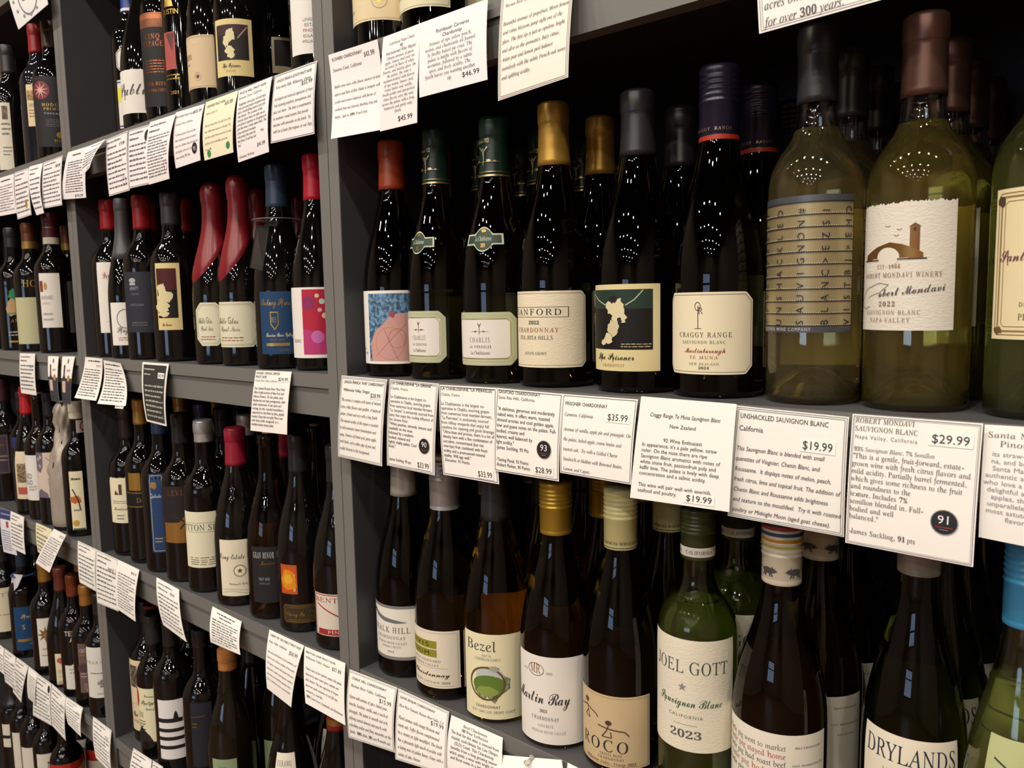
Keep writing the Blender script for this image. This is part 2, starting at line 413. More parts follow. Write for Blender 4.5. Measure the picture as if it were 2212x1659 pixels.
def bottle(row, u, vm, vtop, prof, r, yc, glass, cap, labels, back, s, where, h=None, X=None, backdz=0, sb=None, grp=None, pitch=.005, extra=None, fill=None):
    zs = ZS[row] + .0003; Y = yc + r
    if X is None:
        for _ in range(3):          # yc is where the side nearest the viewer meets the shelf
            X = at(u, vm, Y)[0]; Y = max(.0015 + r, yc + r * math.cos(math.atan2(-X, Y + CAM_D)))
        X = at(u, vm, Y)[0]
    bx = min(BAYS, key=lambda q: abs((q[0] + q[1]) / 2 - X)); X = max(bx[0] + r + .0015, min(bx[1] - r - .0015, X))
    for (rw, px_, py_, pr_) in PLACED:      # bottles may touch, never interpenetrate
        if rw == row:
            d = math.hypot(X - px_, Y - py_)
            if d < r + pr_ + .0006: r = max(r - .0025, d - pr_ - .0006) if d - pr_ - .0006 < r - .0025 else d - pr_ - .0006
            d2 = (r + pr_ + .0006) ** 2 - (Y - py_) ** 2
            if math.hypot(X - px_, Y - py_) < r + pr_ + .0005 and d2 > 0: X = px_ + math.sqrt(d2) if X > px_ or yc < .07 else px_ - math.sqrt(d2)
    X = min(X, bx[1] - r - .001)
    PLACED.append((row, X, Y, r))
    if h is None: h = min(.315, max(.25, solve(lambda z: -proj((X, Y, z))[1], -vtop, zs + .2, zs + .36) - zs))
    Zf, Rf = profile(prof, r, h)
    rz = lambda z: float(np.interp(z, Zf, Rf))
    ac = math.atan2(-X, Y + CAM_D)
    pt = lambda a, z: (X + rz(z) * math.sin(a), Y - rz(z) * math.cos(a), zs + z)
    zat = lambda v, a=ac: solve(lambda z: -proj(pt(a, z))[1], -v, 0, h)
    root = link('wine_bottle', None, None, (X, Y, zs))
    g = grp or None
    full = s + ', ' + where
    if len(full.split()) > 15: full = s + ', ' + where.replace(' of the ', ', ')
    tag(root, full, 'bottle', g)
    seg = 48 if X > -.95 else 32
    b = MB(); body = list(zip(Rf, Zf))
    punt = [(0, .026 if glass[0] != 'd' else .004), (.010, .0235), (.018, .014), (.025, .003), (r * .80, .0)] if glass[0] != 'd' else [(0, .002), (r * .7, .0015), (r * .8, 0)]
    if glass[0] == 'd':
        b.lathe(punt + body + [(0, h)], 'dark_glass:' + glass[1:], seg); b.build('glass_body', root)
    elif glass[0] == 'f':
        zf = h * .80
        b.lathe(punt + body + [(rz(h) * .6, h), (0, h)], 'filled_glass:' + glass[1:], seg); b.build('glass_body', root)
    else:                       # clear: real walls, wine inside
        col, wcol = glass[1:].split('/')
        th = .0026; inner = [(max(rr - th, .004), zz) for rr, zz in body if zz > .006 and zz < h - .002]
        ipunt = [(0, .0295), (.011, .027), (.020, .0165), (.027, .0065), (r * .82, .0035)]
        b.lathe(punt + body + [(inner[-1][0], h)] + inner[::-1] + ipunt[::-1], 'glass:' + col, seg); b.build('glass_body', root)
        zf = fill * h if fill else .77 * h
        w_ = MB(); wi = [(rr + .0001, zz) for rr, zz in inner if zz < zf]; wi.append((float(np.interp(zf, Zf, Rf)) - th + .0001, zf))
        w_.lathe([(0, .0293), (.011, .0268), (.020, .0163), (.027, .0063), (r * .82, .0033)] + wi + [(0, zf)], 'wine:' + wcol, seg); w_.build('wine', root)
    # closure
    kind = cap[0]
    if kind in ('foil', 'screw', 'plain'):
        spec, zb = cap[1], (zat(cap[2]) if cap[2] > 5 else h - .058)
        b = MB(); m = MB(); pts = []
        zz = [zb] + [z for z in np.linspace(zb, h - .024, 8)[1:]]
        if kind == 'foil' or kind == 'plain':
            for z in zz: pts.append((rz(z) + .0007, z))
            R1 = rz(h - .024) + .0007; lip = .0008 if kind == 'foil' else .0002
            pts += [(R1, h - .0215), (R1 + lip * .5, h - .0205), (R1 + lip, h - .0195), (R1 + lip, h - .006), (R1 + lip * .6, h - .0045), (R1 + lip * .55, h - .0035), (R1 + lip * .5, h - .0012), (R1 * .86, h + .0009), (0, h + .001)]
        else:
            R1 = max(rz(h - .03), rz(min(zb + .004, h))) + .0009; ht = h - zb
            pts = [(R1 - .0003, zb), (R1, zb + .0006), (R1, zb + .004), (R1 - .0003, zb + .0046), (R1, zb + .0052)]
            pts += [(R1, h - ht * .50), (R1 + .0006, h - ht * .49), (R1 + .0006, h - ht * .47), (R1 - .0005, h - ht * .455)]
            for q in range(4):
                z0_ = h - ht * .43 + q * ht * .075
                pts += [(R1 - .0004, z0_), (R1 + .0005, z0_ + ht * .022), (R1 + .0005, z0_ + ht * .04), (R1 - .0004, z0_ + ht * .06)]
            pts += [(R1, h - ht * .11), (R1 + .0003, h - ht * .10), (R1 + .0003, h - .002), (R1 * .93, h), (0, h + .0004)]
        pts.insert(0, (rz(zb) - .0004, zb))
        b.lathe(pts, spec, seg)
        name = 'screw_cap' if kind == 'screw' else 'foil_capsule'
        capo = b.build(name, root)
        bands = cap[3] if len(cap) > 3 else []
        for (v0, v1, bc) in bands:      # colour bands round the capsule
            z0_, z1_ = (zat(v1), zat(v0)) if v0 > 5 else (zb + v0, zb + v1)
            rr_ = max(q[0] for q in pts if True and q[1] >= z0_ - .01 and q[1] <= z1_ + .01) if kind == 'screw' else None
            bb = MB(); bb.lathe([((rr_ if rr_ else rz(z) + .0007) + .0003, z) for z in np.linspace(z0_, z1_, 4)], bc, seg); bb.build('capsule_band', capo)
        if len(cap) > 4:
            it, z0_, z1_, a0 = cap[4]
            Rc = max(q[0] for q in pts if q[1] < h - .03 or len(pts) < 4) + .0005
            H_ = z1_ - z0_; W_ = Rc * math.pi * 1.3
            fn = lambda s_, t_, off: ((Rc + off) * math.sin(a0 + s_ / Rc), -(Rc + off) * math.cos(a0 + s_ / Rc), zb + z0_ + t_)
            sh = Sheet(fn, .002); draw(sh, it, W_, H_, .0001); sh.mb.build('capsule_print', capo)
    elif kind == 'wax':
        spec, zlo, zhi, al = cap[1:5]; b = MB(); n = 40; V = []; F = []; K = 26
        for i in range(n):
            a = 2 * math.pi * i / n; d = (math.cos(a - al) + 1) / 2; z0_ = zhi + (zlo - zhi) * d ** 1.3
            for k in range(K + 1):
                z = z0_ + (h - z0_) * k / K; q = rz(min(z, h * .9)) + .0018 * min(1, k / 1.5) + (.0022 * math.sin(max(0, (z / h - .88) / .12) * math.pi) if z / h > .88 else 0)
                if spec[:4] == 'wrap' and .45 < z / h < .97: q += .0024 * math.sin(5 * a + z * 70) + .0014 * math.sin(9 * a - z * 110) + (.004 if .84 < z / h < .93 else .001)
                if k == K: q *= .75
                V.append((q * math.sin(a), -q * math.cos(a), z + (.0015 if k == K else 0)))
        for i in range(n):
            for k in range(K):
                a_, b_ = i * (K + 1) + k, ((i + 1) % n) * (K + 1) + k; F.append((a_, b_, b_ + 1, a_ + 1))
        t_ = len(V); V.append((0, 0, h + .004)); F += [(i * (K + 1) + K, ((i + 1) % n) * (K + 1) + K, t_) for i in range(n)]
        b.add(V, F, spec, True); b.build('wax_seal', root)
    elif kind == 'cork':
        b = MB(); b.lathe([(0, h + .0002), (.0085, h + .0002), (.0085, h + .002), (.0075, h + .0028), (0, h + .0028)], 'cork:b98d5c', 20); b.build('cork', root)
        if cap[1]:
            b = MB(); zb = zat(cap[2]); b.lathe([(rz(z) + .0008, z) for z in np.linspace(zb, h - .002, 8)] + [(rz(h) * .9, h + .0035), (0, h + .0038)], cap[1], seg); b.build('cork_wrap', root)
    # labels
    for L in labels:
        a0 = math.radians(L.get('a0', 0)); zg = .1 * h / .3
        zv = (L['vt'] + L['vb']) / 2
        zm = zat(zv)
        ua = lambda u_: solve(lambda a: proj(pt(a, zm))[0], u_, ac - 1.5, ac + 1.5)
        if L.get('hw'):
            hw = math.radians(L['hw'])
            if L.get('ul') and 'a0' not in L:
                k_ = .38 if hw > 1.3 and X < -.85 else 0; hw += k_ / 2; a0 = ua(L['ul']) + hw - .05 - k_
        elif L.get('ul') and L.get('ur'): aL, aR = ua(L['ul']), ua(L['ur']); aL -= .5 if X < -.85 and aL < ac - 1.15 and aR - aL > 1.6 else 0; a0 = (aL + aR) / 2; hw = (aR - aL) / 2
        elif L.get('ur'): hw = ua(L['ur']) - a0
        else: hw = a0 - ua(L['ul'])
        hw = max(.12, min(hw, 2.6))
        am = {'r': min(a0 + hw, ac + 1.4), 'l': max(a0 - hw, ac - 1.4), 'c': ac}[L.get('m', 'r')]
        z1, z0_ = zat(L['vt'], am), zat(L['vb'], am); H_ = max(.004, z1 - z0_); rr = rz((z0_ + z1) / 2); W_ = 2 * hw * rr
        fn = lambda s_, t_, off: ((rz(z0_ + t_) + off) * math.sin(a0 + s_ / rr), -(rz(z0_ + t_) + off) * math.cos(a0 + s_ / rr), z0_ + t_)
        sh = Sheet(fn, .0028); cut = L.get('cut', 0) * H_; tp = lambda x: H_ - max(0, abs(x) - (W_ / 2 - cut)); bt = lambda x: max(0, abs(x) - (W_ / 2 - cut))
        if L.get('torn'):
            rr2 = random.Random(5); kn = [rr2.uniform(0, .018) * H_ for _ in range(80)]; tp = lambda x: H_ - kn[int((x / W_ + .5) * 78.9)] - (.06 * H_ if x < -.46 * W_ else 0)
        if L.get('shape') == 'scroll': tp = lambda x: H_ * (.72 + .28 * math.cos(min(1, abs(x) / (W_ * .22)) * math.pi / 2) ** .7 if abs(x) < W_ * .22 else .72); bt = lambda x: H_ * (.28 - .28 * math.cos(min(1, abs(x) / (W_ * .22)) * math.pi / 2) ** .7 if abs(x) < W_ * .22 else .28)
        if L.get('top'): tp = lambda x, q=L['top']: H_ * q(x / W_ * 2)
        if L.get('paper'):
            sh.cols(-W_ / 2, W_ / 2, bt, tp, L['paper'], .00025, n=max(6, int(W_ / (.0009 if L.get('torn') else .0022))), rows=10)
            if glass[0] != 'd' and L.get('paper'):
                pass
        draw(sh, L.get('items', []), W_, H_, .0004)
        sh.mb.build(L.get('name', 'front_label'), root)
    if extra: extra(root, X, Y, zs, h, rz, zat, pt, ac)
    NB[0] += 1
    BEHIND.append((root, row, X, Y, zs, r, back, pitch, sb or s, g))
    return root, X, Y, zs, h

def stand_behind():           # the same wine stands in file behind each front bottle, as far as the gaps show it
    for (root, row, X, Y, zs, r, back, pitch, s, g) in BEHIND:
        for k in range(1, back + 1):
            Yk = Y + k * (2 * r + pitch)
            if Yk + r > DEP - .012: break
            for dx in (0, .004, -.004, .008, -.008, .012, -.012, .018, -.018):
                x = X + dx + random.uniform(-.001, .001)
                if all(q[0] != row or math.hypot(x - q[1], Yk - q[2]) > r + q[3] + .0006 for q in PLACED): break
            else: continue
            bx = min(BAYS, key=lambda q: abs((q[0] + q[1]) / 2 - X))
            if not (bx[0] + r < x < bx[1] - r): continue
            PLACED.append((row, x, Yk, r)); c = copy_tree(root); c.location = (x, Yk, zs)
            c['label'] = ('second', 'third', 'fourth', 'fifth')[k - 1] + ' bottle back behind the ' + s
            c['group'] = g

# ------------------------------------------------------------------ price cards hanging from the shelf edge
NC = [0]
def card(tl, tr, br, bl, items=(), label='', paper='card:efece6', out=.010, bulge=.002, border=None, y0=None, paras=(), sticker=None, score=None, group='price cards on the shelf edges', twist=0, name='price_card', cat='card', tops=None):
    NC[0] += 1
    yt = -.0022 - (NC[0] % 3) * .0006 if y0 is None else y0
    P = [at(*tl, yt), at(*tr, yt), at(*br, yt - out), at(*bl, yt - out)]
    W_ = (np.linalg.norm(P[0] - P[1]) + np.linalg.norm(P[2] - P[3])) / 2; H_ = (np.linalg.norm(P[0] - P[3]) + np.linalg.norm(P[1] - P[2])) / 2
    C0 = (P[0] + P[1]) / 2
    def fn(s_, t_, off):
        a = s_ / W_ + .5; b = t_ / H_
        q = (P[0] * (1 - a) + P[1] * a) * b + (P[3] * (1 - a) + P[2] * a) * (1 - b) - C0
        return (q[0], q[1] - bulge * 4 * b * (1 - b) - twist * (a - .5) * (1 - b) - off, q[2])
    sh = Sheet(fn, None); n1, n2 = 8, 14
    for o, flip in ((0, 0), (-.0004, 1)):
        V = [fn(-W_ / 2 + W_ * i / n1, H_ * j / n2, o) for i in range(n1 + 1) for j in range(n2 + 1)]
        F = []
        for i in range(n1):
            for j in range(n2):
                a = i * (n2 + 1) + j; f = (a, a + n2 + 1, a + n2 + 2, a + 1); F.append(f[::-1] if flip else f)
        sh.mb.add(V, F, paper, True)
    if border:
        for ins, th in border[1]:
            i_ = ins * H_; a = W_ / 2 - i_; Q = [(-a, i_), (a, i_), (a, H_ - i_), (-a, H_ - i_), (-a, i_)]
            R = []
            for p0, p1 in zip(Q[:-1], Q[1:]): R += [(p0[0] + (p1[0]-p0[0])*k/10, p0[1] + (p1[1]-p0[1])*k/10) for k in range(10)]
            sh.line(R + [Q[-1]], th * H_, border[0], .0003)
    for it in paras:       # (x0, x1, ytop, dy, lines, style, colour[, align])
        x0, x1, yt_, dy, lines, st, colr = it[:7]; al = it[7] if len(it) > 7 else 'l'
        mw_ = max(layout(t_, st)[2] for t_ in lines) or 1; kx = (x1 - x0) * W_ / 2 / mw_; em = min(dy * H_ * .95, kx * 1.25)
        for j, t_ in enumerate(lines):
            if t_: wd = layout(t_, st)[2] * kx; xx = x0 * W_ / 2 if al == 'l' else (x0 + x1) / 2 * W_ / 2; sh.text(xx, (yt_ - dy * (j + .75)) * H_, em, t_, st, colr, .0004, width=wd, align=al)
    draw(sh, items, W_, H_, .0003)
    o = sh.mb.build(name, None, tuple(C0)); tag(o, label, cat, group)
    def sub(nm, x, y, w, h_, fnn):
        s2 = Sheet(lambda s_, t_, off: fn(s_ + x * W_ / 2, t_ + y * H_, off + .00045), None); fnn(s2, w * W_ / 2, h_ * H_); s2.mb.build(nm, o)
    if sticker:
        x, y, w_, h_, txt = sticker[:5]; st = sticker[5] if len(sticker) > 5 else 'a'; pp = sticker[6] if len(sticker) > 6 else 'card:f4f1ea'
        def f(s2, w, h):
            V = [s2.fn(w * (i / 4 - .5), h * (j / 2 - .5), 0) for i in range(5) for j in range(3)]
            s2.mb.add(V, [(i * 3 + j, i * 3 + j + 3, i * 3 + j + 4, i * 3 + j + 1) for i in range(4) for j in range(2)], pp)
            s2.text(0, -h * .30, h * .86, txt, st, '26262a', .0003, width=w * .86)
        sub('price_sticker', x, y, w_, h_, f)
    if score:
        x, y, rx, txt, colr, tc = score
        def f(s2, w, h):
            s2.ell(0, 0, w, w * (score_asp if (score_asp := 1.0) else 1), '9b9b9b', 0); s2.ell(0, 0, w * .93, w * .93, colr, .0001)
            s2.text(0, -w * .12, w * .95, txt, 'a', tc, .0003, width=w * 1.0)
            if colr == '141416': s2.rect(-w * .62, -w * .42, w * .62, -w * .36, 'a02a2a', .0003); s2.rect(-w * .3, -w * .6, w * .3, -w * .56, '8a8a8a', .0003)
        sub('score_sticker', x, y, rx, rx, f)
    return o

# ------------------------------------------------------------------ the bottles, shelf by shelf
CR, CR2, WH = 'textured:e6dcc0', 'paper:e9dfbf', 'paper:e8e4dc'
K, G, R_, GD, GM = '1c1a1c', '6a6a6a', '8c2f28', 'gilt:b08d3e', 'gilt:c9a75a'
BKL = lambda vt, vb: {'name': 'back_label', 'a0': 180, 'hw': 52, 'vt': vt, 'vb': vb, 'm': 'c', 'paper': 'paper:ddd6bc', 'items': [('g', -.8, .2, .8, .9, 9, '6a665c')]}
W2 = 'middle shelf of the right bay'
gp = 'white wine bottles on the middle shelf of the right bay'
def B(*a, **k): return bottle(*a, **k)

B(2, 841, 650, 307, 'burg', .0400, .022, 'f3a3010', ('foil', 'plastic:a8431f', 408),
  [dict(ur=892, vt=627, vb=786, m='c', hw=82, paper='paper:e9e6e0', items=[
   ('r', -.10, .04, .95, .96, 'photo:5f86a8'), ('p', [(-.02, .04), (-.04, .3), (.12, .46), (.3, .55), (.5, .68), (.95, .7), (.95, .04)], 'paper:c99a94'), ('o', .42, .28, .20, .22, .012, 'c98a5a'), ('o', .6, .35, .12, .13, .004, '7a3a3a'),
   ('l', [(.1, .1), (.8, .55)], .004, '7a3a3a'), ('l', [(.3, .5), (.6, .05)], .004, '7a3a3a'), ('blob', .5, .68, .05, .05, 3, '9a4a50'),
   ('o', -.62, .83, .09, .09, .006, '6a6a70'), ('t', -.62, .81, .06, 'AVNI', 'x', G, .1), ('t', -.60, .32, .045, '2022', 'x', G, .12), ('t', -.60, .26, .045, 'AVNI', 'x', G, .12),
   ('t', -.45, .19, .05, 'CHARDONNAY', 'a', 'a0502a', .34), ('t', -.40, .13, .05, 'WILLAMETTE VALLEY', 'a', G, .46)])], 1,
  'dark bottle with rust-orange capsule and blue abstract picture label', W2, grp=gp, sb='bottle with rust-orange capsule')
def chab(u, vt, vcb, nl, nr, nvt, nvb, ur, lt, lb, year, nm, back, s, sb, a0=0):
    B(2, u, 620, vt, 'burg', .0405, .020, 'f5a5a1a', ('foil', 'plastic:16352a', vcb, [(.0005, .0025, 'gilt:c9b98a'), (.005, .0058, 'gilt:c9b98a')],
      ([('l', [(0, .1), (.02, .45), (-.02, .7), (-.14, .92)], .05, 'gilt:d8c9a0'), ('l', [(.02, .45), (.03, .7), (.15, .92)], .05, 'gilt:d8c9a0'), ('e', 0, .8, .05, .06, 'gilt:d8c9a0'),
        ('blob', -.2, .3, .1, .07, 1, 'gilt:d8c9a0'), ('blob', .18, .3, .12, .07, 2, 'gilt:d8c9a0'), ('blob', .38, .27, .08, .05, 3, 'gilt:d8c9a0'), ('blob', -.36, .28, .07, .05, 4, 'gilt:d8c9a0'), ('l', [(-.5, .25), (.5, .25)], .02, 'gilt:d8c9a0'),
        ('t', 0, 1.1, .28, 'depuis 1923', 's', 'gilt:d8c9a0', .42)], .010, .034, 0)),
      [dict(name='neck_label', ul=nl, ur=nr, vt=nvt, vb=nvb, m='c', shape='scroll', paper='paper:b9c4a4', items=[('r', -.9, .34, .9, .66, '1d3528'), ('e', 0, .5, .40, .44, '1d3528'), ('t', 0, .44, .26, 'La Chablisienne', 'r', 'c8d4b8', .86), ('t', 0, .18, .22, year, 'r', GM, .22), ('blob', 0, .84, .12, .07, 2, GD)]),
       dict(ur=ur, vt=lt, vb=lb, cut=.13, a0=a0, m='r', paper='paper:b7bd98', items=[('f', .035, .008, 'd8d8c0', .1), ('f', .09, .008, 'd8d8c0', .1), ('r', -.80, .16, .80, .84, 'paper:e6e2da'), ('p', [(-.8, .2), (-.72, .14), (.72, .14), (.8, .2), (.8, .8), (.72, .86), (-.72, .86), (-.8, .8)], 'paper:e6e2da'), ('f', .13, .008, GM, .07),
        ('l', [(0, .58), (.0, .72), (-.05, .80)], .014, GD), ('l', [(0, .72), (.05, .80)], .014, GD), ('e', 0, .76, .012, .014, GD), ('blob', -.12, .64, .03, .02, 1, GD), ('blob', .12, .64, .03, .02, 2, GD), ('l', [(-.25, .64), (.25, .64)], .006, GD),
        ('t', 0, .44, .13, 'CHABLIS', 'w', G, .62), ('t', 0, .33, .075, nm, 'x', G, .66), ('t', 0, .21, .09, 'La Chablisienne', 'r', K, .58)]), BKL(640, 795)], back, s, W2, grp=gp, sb=sb)
chab(941, 283, 397, 875, 938, 498, 547, 964, 671, 783, '2022', 'LA SEREINE', 3, 'left of the two green-capsuled bottles with shoulder badges', 'left green-capsuled bottle', 4)
chab(1073, 258, 381, 1012, 1088, 489, 543, 1117, 673, 788, '2019', 'LA PIERRELEE', 3, 'right of the two green-capsuled bottles with shoulder badges', 'right green-capsuled bottle', 12)
B(2, 1200, 620, 226, 'burg', .0410, .020, 'f352c0e', ('foil', 'foil:c49a45', 355),
  [dict(ur=1265, a0=6, vt=627, vb=791, cut=.07, m='r', paper=CR, items=[('f', .03, .004, '5a5648', .05), ('r', -.66, .66, .62, .665, K), ('r', -.66, .79, .62, .795, K), ('r', .61, .66, .625, .795, K), ('r', -.66, .66, -.645, .795, K), ('t', -.02, .69, .115, 'SANFORD', 'w', K, 1.12),
   ('t', -.04, .57, .065, '2022', 'i', K, .24), ('t', -.02, .465, .085, 'CHARDONNAY', 'w', '8a3a2c', .96), ('t', -.04, .37, .07, 'STA. RITA HILLS', 'r', K, .76), ('t', -.02, .17, .05, 'ESTATE GROWN', 'r', K, .48)]), BKL(625, 790)], 3,
  'dark bottle with gold capsule and cream textured label', W2, grp=gp, sb='gold-capsuled bottle with cream textured label')
B(2, 1378, 600, 200, 'burg', .0415, .020, 'f2e260e', ('foil', 'plastic:26262b', 334),
  [dict(ul=1287, ur=1426, vt=612, vb=801, m='r', paper='paper:dccf9c', items=[('r', -.92, .25, .82, .94, 'paper:12100f'), ('r', -.92, .72, .82, .94, 'paper:22362c'), ('blob', -.05, .74, .14, .12, 4, 'd9cfa8'), ('blob', -.12, .83, .07, .05, 5, '12100f'), ('blob', .05, .62, .10, .09, 6, 'd9cfa8'), ('blob', -.10, .50, .09, .11, 7, 'cfc49c'), ('blob', -.25, .38, .08, .07, 8, 'd9cfa8'), ('blob', -.4, .33, .05, .04, 9, 'd9cfa8'), ('blob', .06, .58, .03, .05, 2, '12100f'),
   ('l', [(-.9, .9), (-.6, .82), (-.3, .76)], .012, 'b9c0a0'), ('l', [(.6, .93), (.4, .82), (.2, .76)], .012, 'b9c0a0'), ('g', .1, .27, .78, .33, 2, 'b9b08c'), ('t', -.12, .13, .115, 'The Prisoner', 's', K, 1.05), ('t', -.12, .05, .05, 'CHARDONNAY', 'w', '8a6a2a', .62)]), BKL(620, 800)], 3,
  'black-capsuled bottle with dark square picture on yellow label', W2, grp=gp, sb='black-capsuled bottle with dark square picture')
B(2, 1551, 620, 146, 'burg', .0410, .022, 'f302c12', ('screw', 'plastic:1b1930', 300, [(.0, .004, 'plastic:b0341f')], ([('t', -.3, .3, .5, 'RANGE  |  CRAGGY  RANGE', 'w', 'gilt:c9b49a', 1.7)], .0055, .0135, 0)),
  [dict(ur=1625, a0=9, vt=629, vb=807, cut=.10, m='r', paper=CR2, items=[('f', .03, .005, '2b2b4a', .085), ('l', [(-.12, .56), (-.12, .84)], .009, '23233c'), ('o', -.13, .83, .035, .05, .008, '23233c'), ('t', -.06, .74, .11, 'R', 'r', '23233c', .1), ('l', [(-.19, .56), (-.05, .56)], .006, '23233c'),
   ('t', .0, .455, .085, 'CRAGGY RANGE', 'w', '23233c', 1.14), ('t', -.02, .375, .055, 'SAUVIGNON BLANC', 'w', '23233c', .92), ('t', 0, .265, .095, 'Martinborough', 's', '8c3a34', .84), ('t', .0, .19, .055, 'TE MUNA', 'w', '8c3a34', .6), ('t', 0, .115, .04, 'NEW ZEALAND', 'w', '23233c', .62), ('t', .0, .065, .045, '2024', 'r', '23233c', .22)]), BKL(625, 805)], 2,
  'navy screw-capped bottle with red neck ring and cream label', W2, grp=gp, sb='navy screw-capped bottle with red neck ring')
# the cipher label: metal-look columns of letters, read sideways
rows = ['TPWC*V2021', 'UNSHACKLED', 'SAUVIGNON#', 'BLANC>EZSI', 'VISTBJ>EHO']
it = [('r', -1, .0, 1, .045, 'foil:5c5f66'), ('r', -1, .955, 1, 1, 'foil:5c5f66')]
for i in range(11):
    y = .05 + .9 * i / 10
    it += [('r', -1, y - .004, 1, y + .004, '14141a')]
    if i < 10:
        it += [('r', -1 + .02 * 2 * q / 2 + 0, y + .004, -1 + .02 * q + .008, y + .012, 'e9dfc0') for q in range(0, 100, 2)]
for c_, rw in enumerate(rows):
    for i, ch in enumerate(rw):
        it.append(('t', -.76 + c_ * .42 + .03, .05 + .9 * (i + .28) / 10, .075, ch, 'a', '1c1c20', None, math.pi / 2))
it += [('t', -.3, .012, .036, 'PRISONER WINE COMPANY', 'x', 'c9c4b8', 1.1)]
B(2, 1757, 640, 61, 'bord', .0378, .022, 'cfcfcf4/fdf0b0', ('foil', 'plastic:2c2c31', 218),
  [dict(ul=1651, ur=1840, vt=419, vb=717, m='r', paper='foil:a89a74', items=it), dict(BKL(440, 800), vt=440, vb=800, hw=40)], 3,
  'clear yellow wine bottle with metallic cipher label and black capsule', W2, grp=gp, sb='clear bottle with black capsule', fill=.735)
B(2, 1981, 640, 36, 'bord', .0380, .022, 'cfcfcf0/fdec8c', ('foil', 'foil:5e4238', 203),
  [dict(ul=1862, ur=2064, vt=428, vb=713, m='r', torn=1, paper='textured:dfdacd', items=[
   ('p', [(.22, .56), (.22, .80), (.38, .805), (.38, .56)], 'gilt:8a6238'), ('p', [(.20, .80), (.30, .83), (.40, .80)], '6a4a2a'), ('p', [(-.72, .55), (-.70, .60), (-.38, .66), (-.12, .69), (.1, .67), (.22, .65), (.44, .60), (.44, .555)], 'gilt:96703f'), ('e', -.16, .575, .095, .075, 'dfdacd'), ('r', -.5, .545, .2, .565, 'dfdacd'), ('r', -.76, .548, -.34, .56, '4a3a28'), ('r', .02, .55, .5, .562, '4a3a28'),
   ('l', [(-.22, .82), (-.16, .81), (-.12, .82)], .004, '6a5a48'), ('l', [(.0, .79), (.05, .78), (.09, .79)], .004, '6a5a48'), ('l', [(-.05, .745), (0, .735), (.04, .745)], .004, '6a5a48'), ('e', .30, .78, .012, .014, '3a2a1c'),
   ('t', -.14, .485, .045, 'EST. 1966', 'w', '8a5a3a', .46), ('t', .03, .415, .055, 'ROBERT MONDAVI WINERY', 'w', '7a4a34', 1.5),
   ('l', [(-.55, .19), (-.70, .17), (-.88, .19), (-.84, .25), (-.66, .33), (-.3, .375), (-.12, .36), (-.3, .30), (-.56, .27), (-.60, .25)], .004, '5a5a5c'), ('t', .25, .285, .10, 'obert Mondavi', 's', '4a4a4e', 1.15, .09),
   ('t', -.14, .19, .055, '2022', 'w', '7a5a4a', .34), ('t', -.1, .125, .05, 'SAUVIGNON BLANC', 'w', '8a6a5a', 1.1), ('t', -.12, .065, .05, 'NAPA VALLEY', 'w', '8a6a5a', .8)]),
   dict(BKL(460, 800), vt=455, vb=715, hw=50)], 3,
  'clear yellow wine bottle with brown capsule and winery tower label', W2, grp=gp, sb='clear bottle with brown capsule', fill=.735)
B(2, 2262, 640, 20, 'bord', .0372, .020, 'ce2f2dc/ece69a', ('foil', 'plastic:3a3a36', 190), [
   dict(ul=2156, vt=412, vb=731, m='l', hw=60, a0=8, paper='paper:e3d6ac', items=[('f', .03, .006, '7a6234', .02), ('f', .055, .012, '8a7448', .02), ('f', .085, .004, '7a6234', .02), ('blob', -.86, .92, .04, .04, 3, '4a3a28'), ('blob', -.84, .06, .04, .03, 4, '6a5430'), ('blob', .1, .78, .10, .08, 6, '8a5a3a'), ('t', 0, .52, .11, 'Santa Margherita', 's', '6a2f4a', 1.7), ('t', 0, .22, .04, 'DENOMINAZIONE', 'x', '4a4438', .9), ('t', 0, .13, .06, 'PINOT GRIGIO', 'r', '4a4438', .9)])], 1,
  'greenish clear bottle with ornate cream label at right edge', W2, h=.30, grp=gp, sb='greenish clear bottle at right edge')

# top shelf, right bay (only feet and labels in the picture)
W1 = 'top shelf of the right bay'; gp = 'white wine bottles on the top shelf of the right bay'
B(1, 827, 60, -300, 'burg', .0405, .022, 'd070608', ('foil', 'foil:c9b68a', -150), [dict(ur=881, vt=-110, vb=50, m='r', paper='paper:e0cfa8', items=[('f', .03, .006, 'b5a075', .01), ('o', .42, .27, .11, .11, .01, 'a89264'), ('star', .42, .27, .07, .03, 8, GM), ('t', -.4, .16, .06, 'COAST', 'i', G, .4)])], 0,
  'dark bottle with pale cream label and small gold flower', W1, h=.297, grp=gp)
B(1, 938, 50, -300, 'burg', .0405, .022, 'f38481a', ('foil', 'foil:9a9a8a', -150), [dict(ur=971, vt=-130, vb=17, m='r', paper='paper:e3dcba', items=[('f', .03, .006, '8a8a6a', .01), ('t', -.2, .2, .08, 'NAPA VALLEY', 'i', G, .8)]), BKL(-120, 20)], 1,
  'dark green bottle with pale yellow label, partly cropped', W1, h=.297, grp=gp, sb='dark green bottle with pale yellow label')

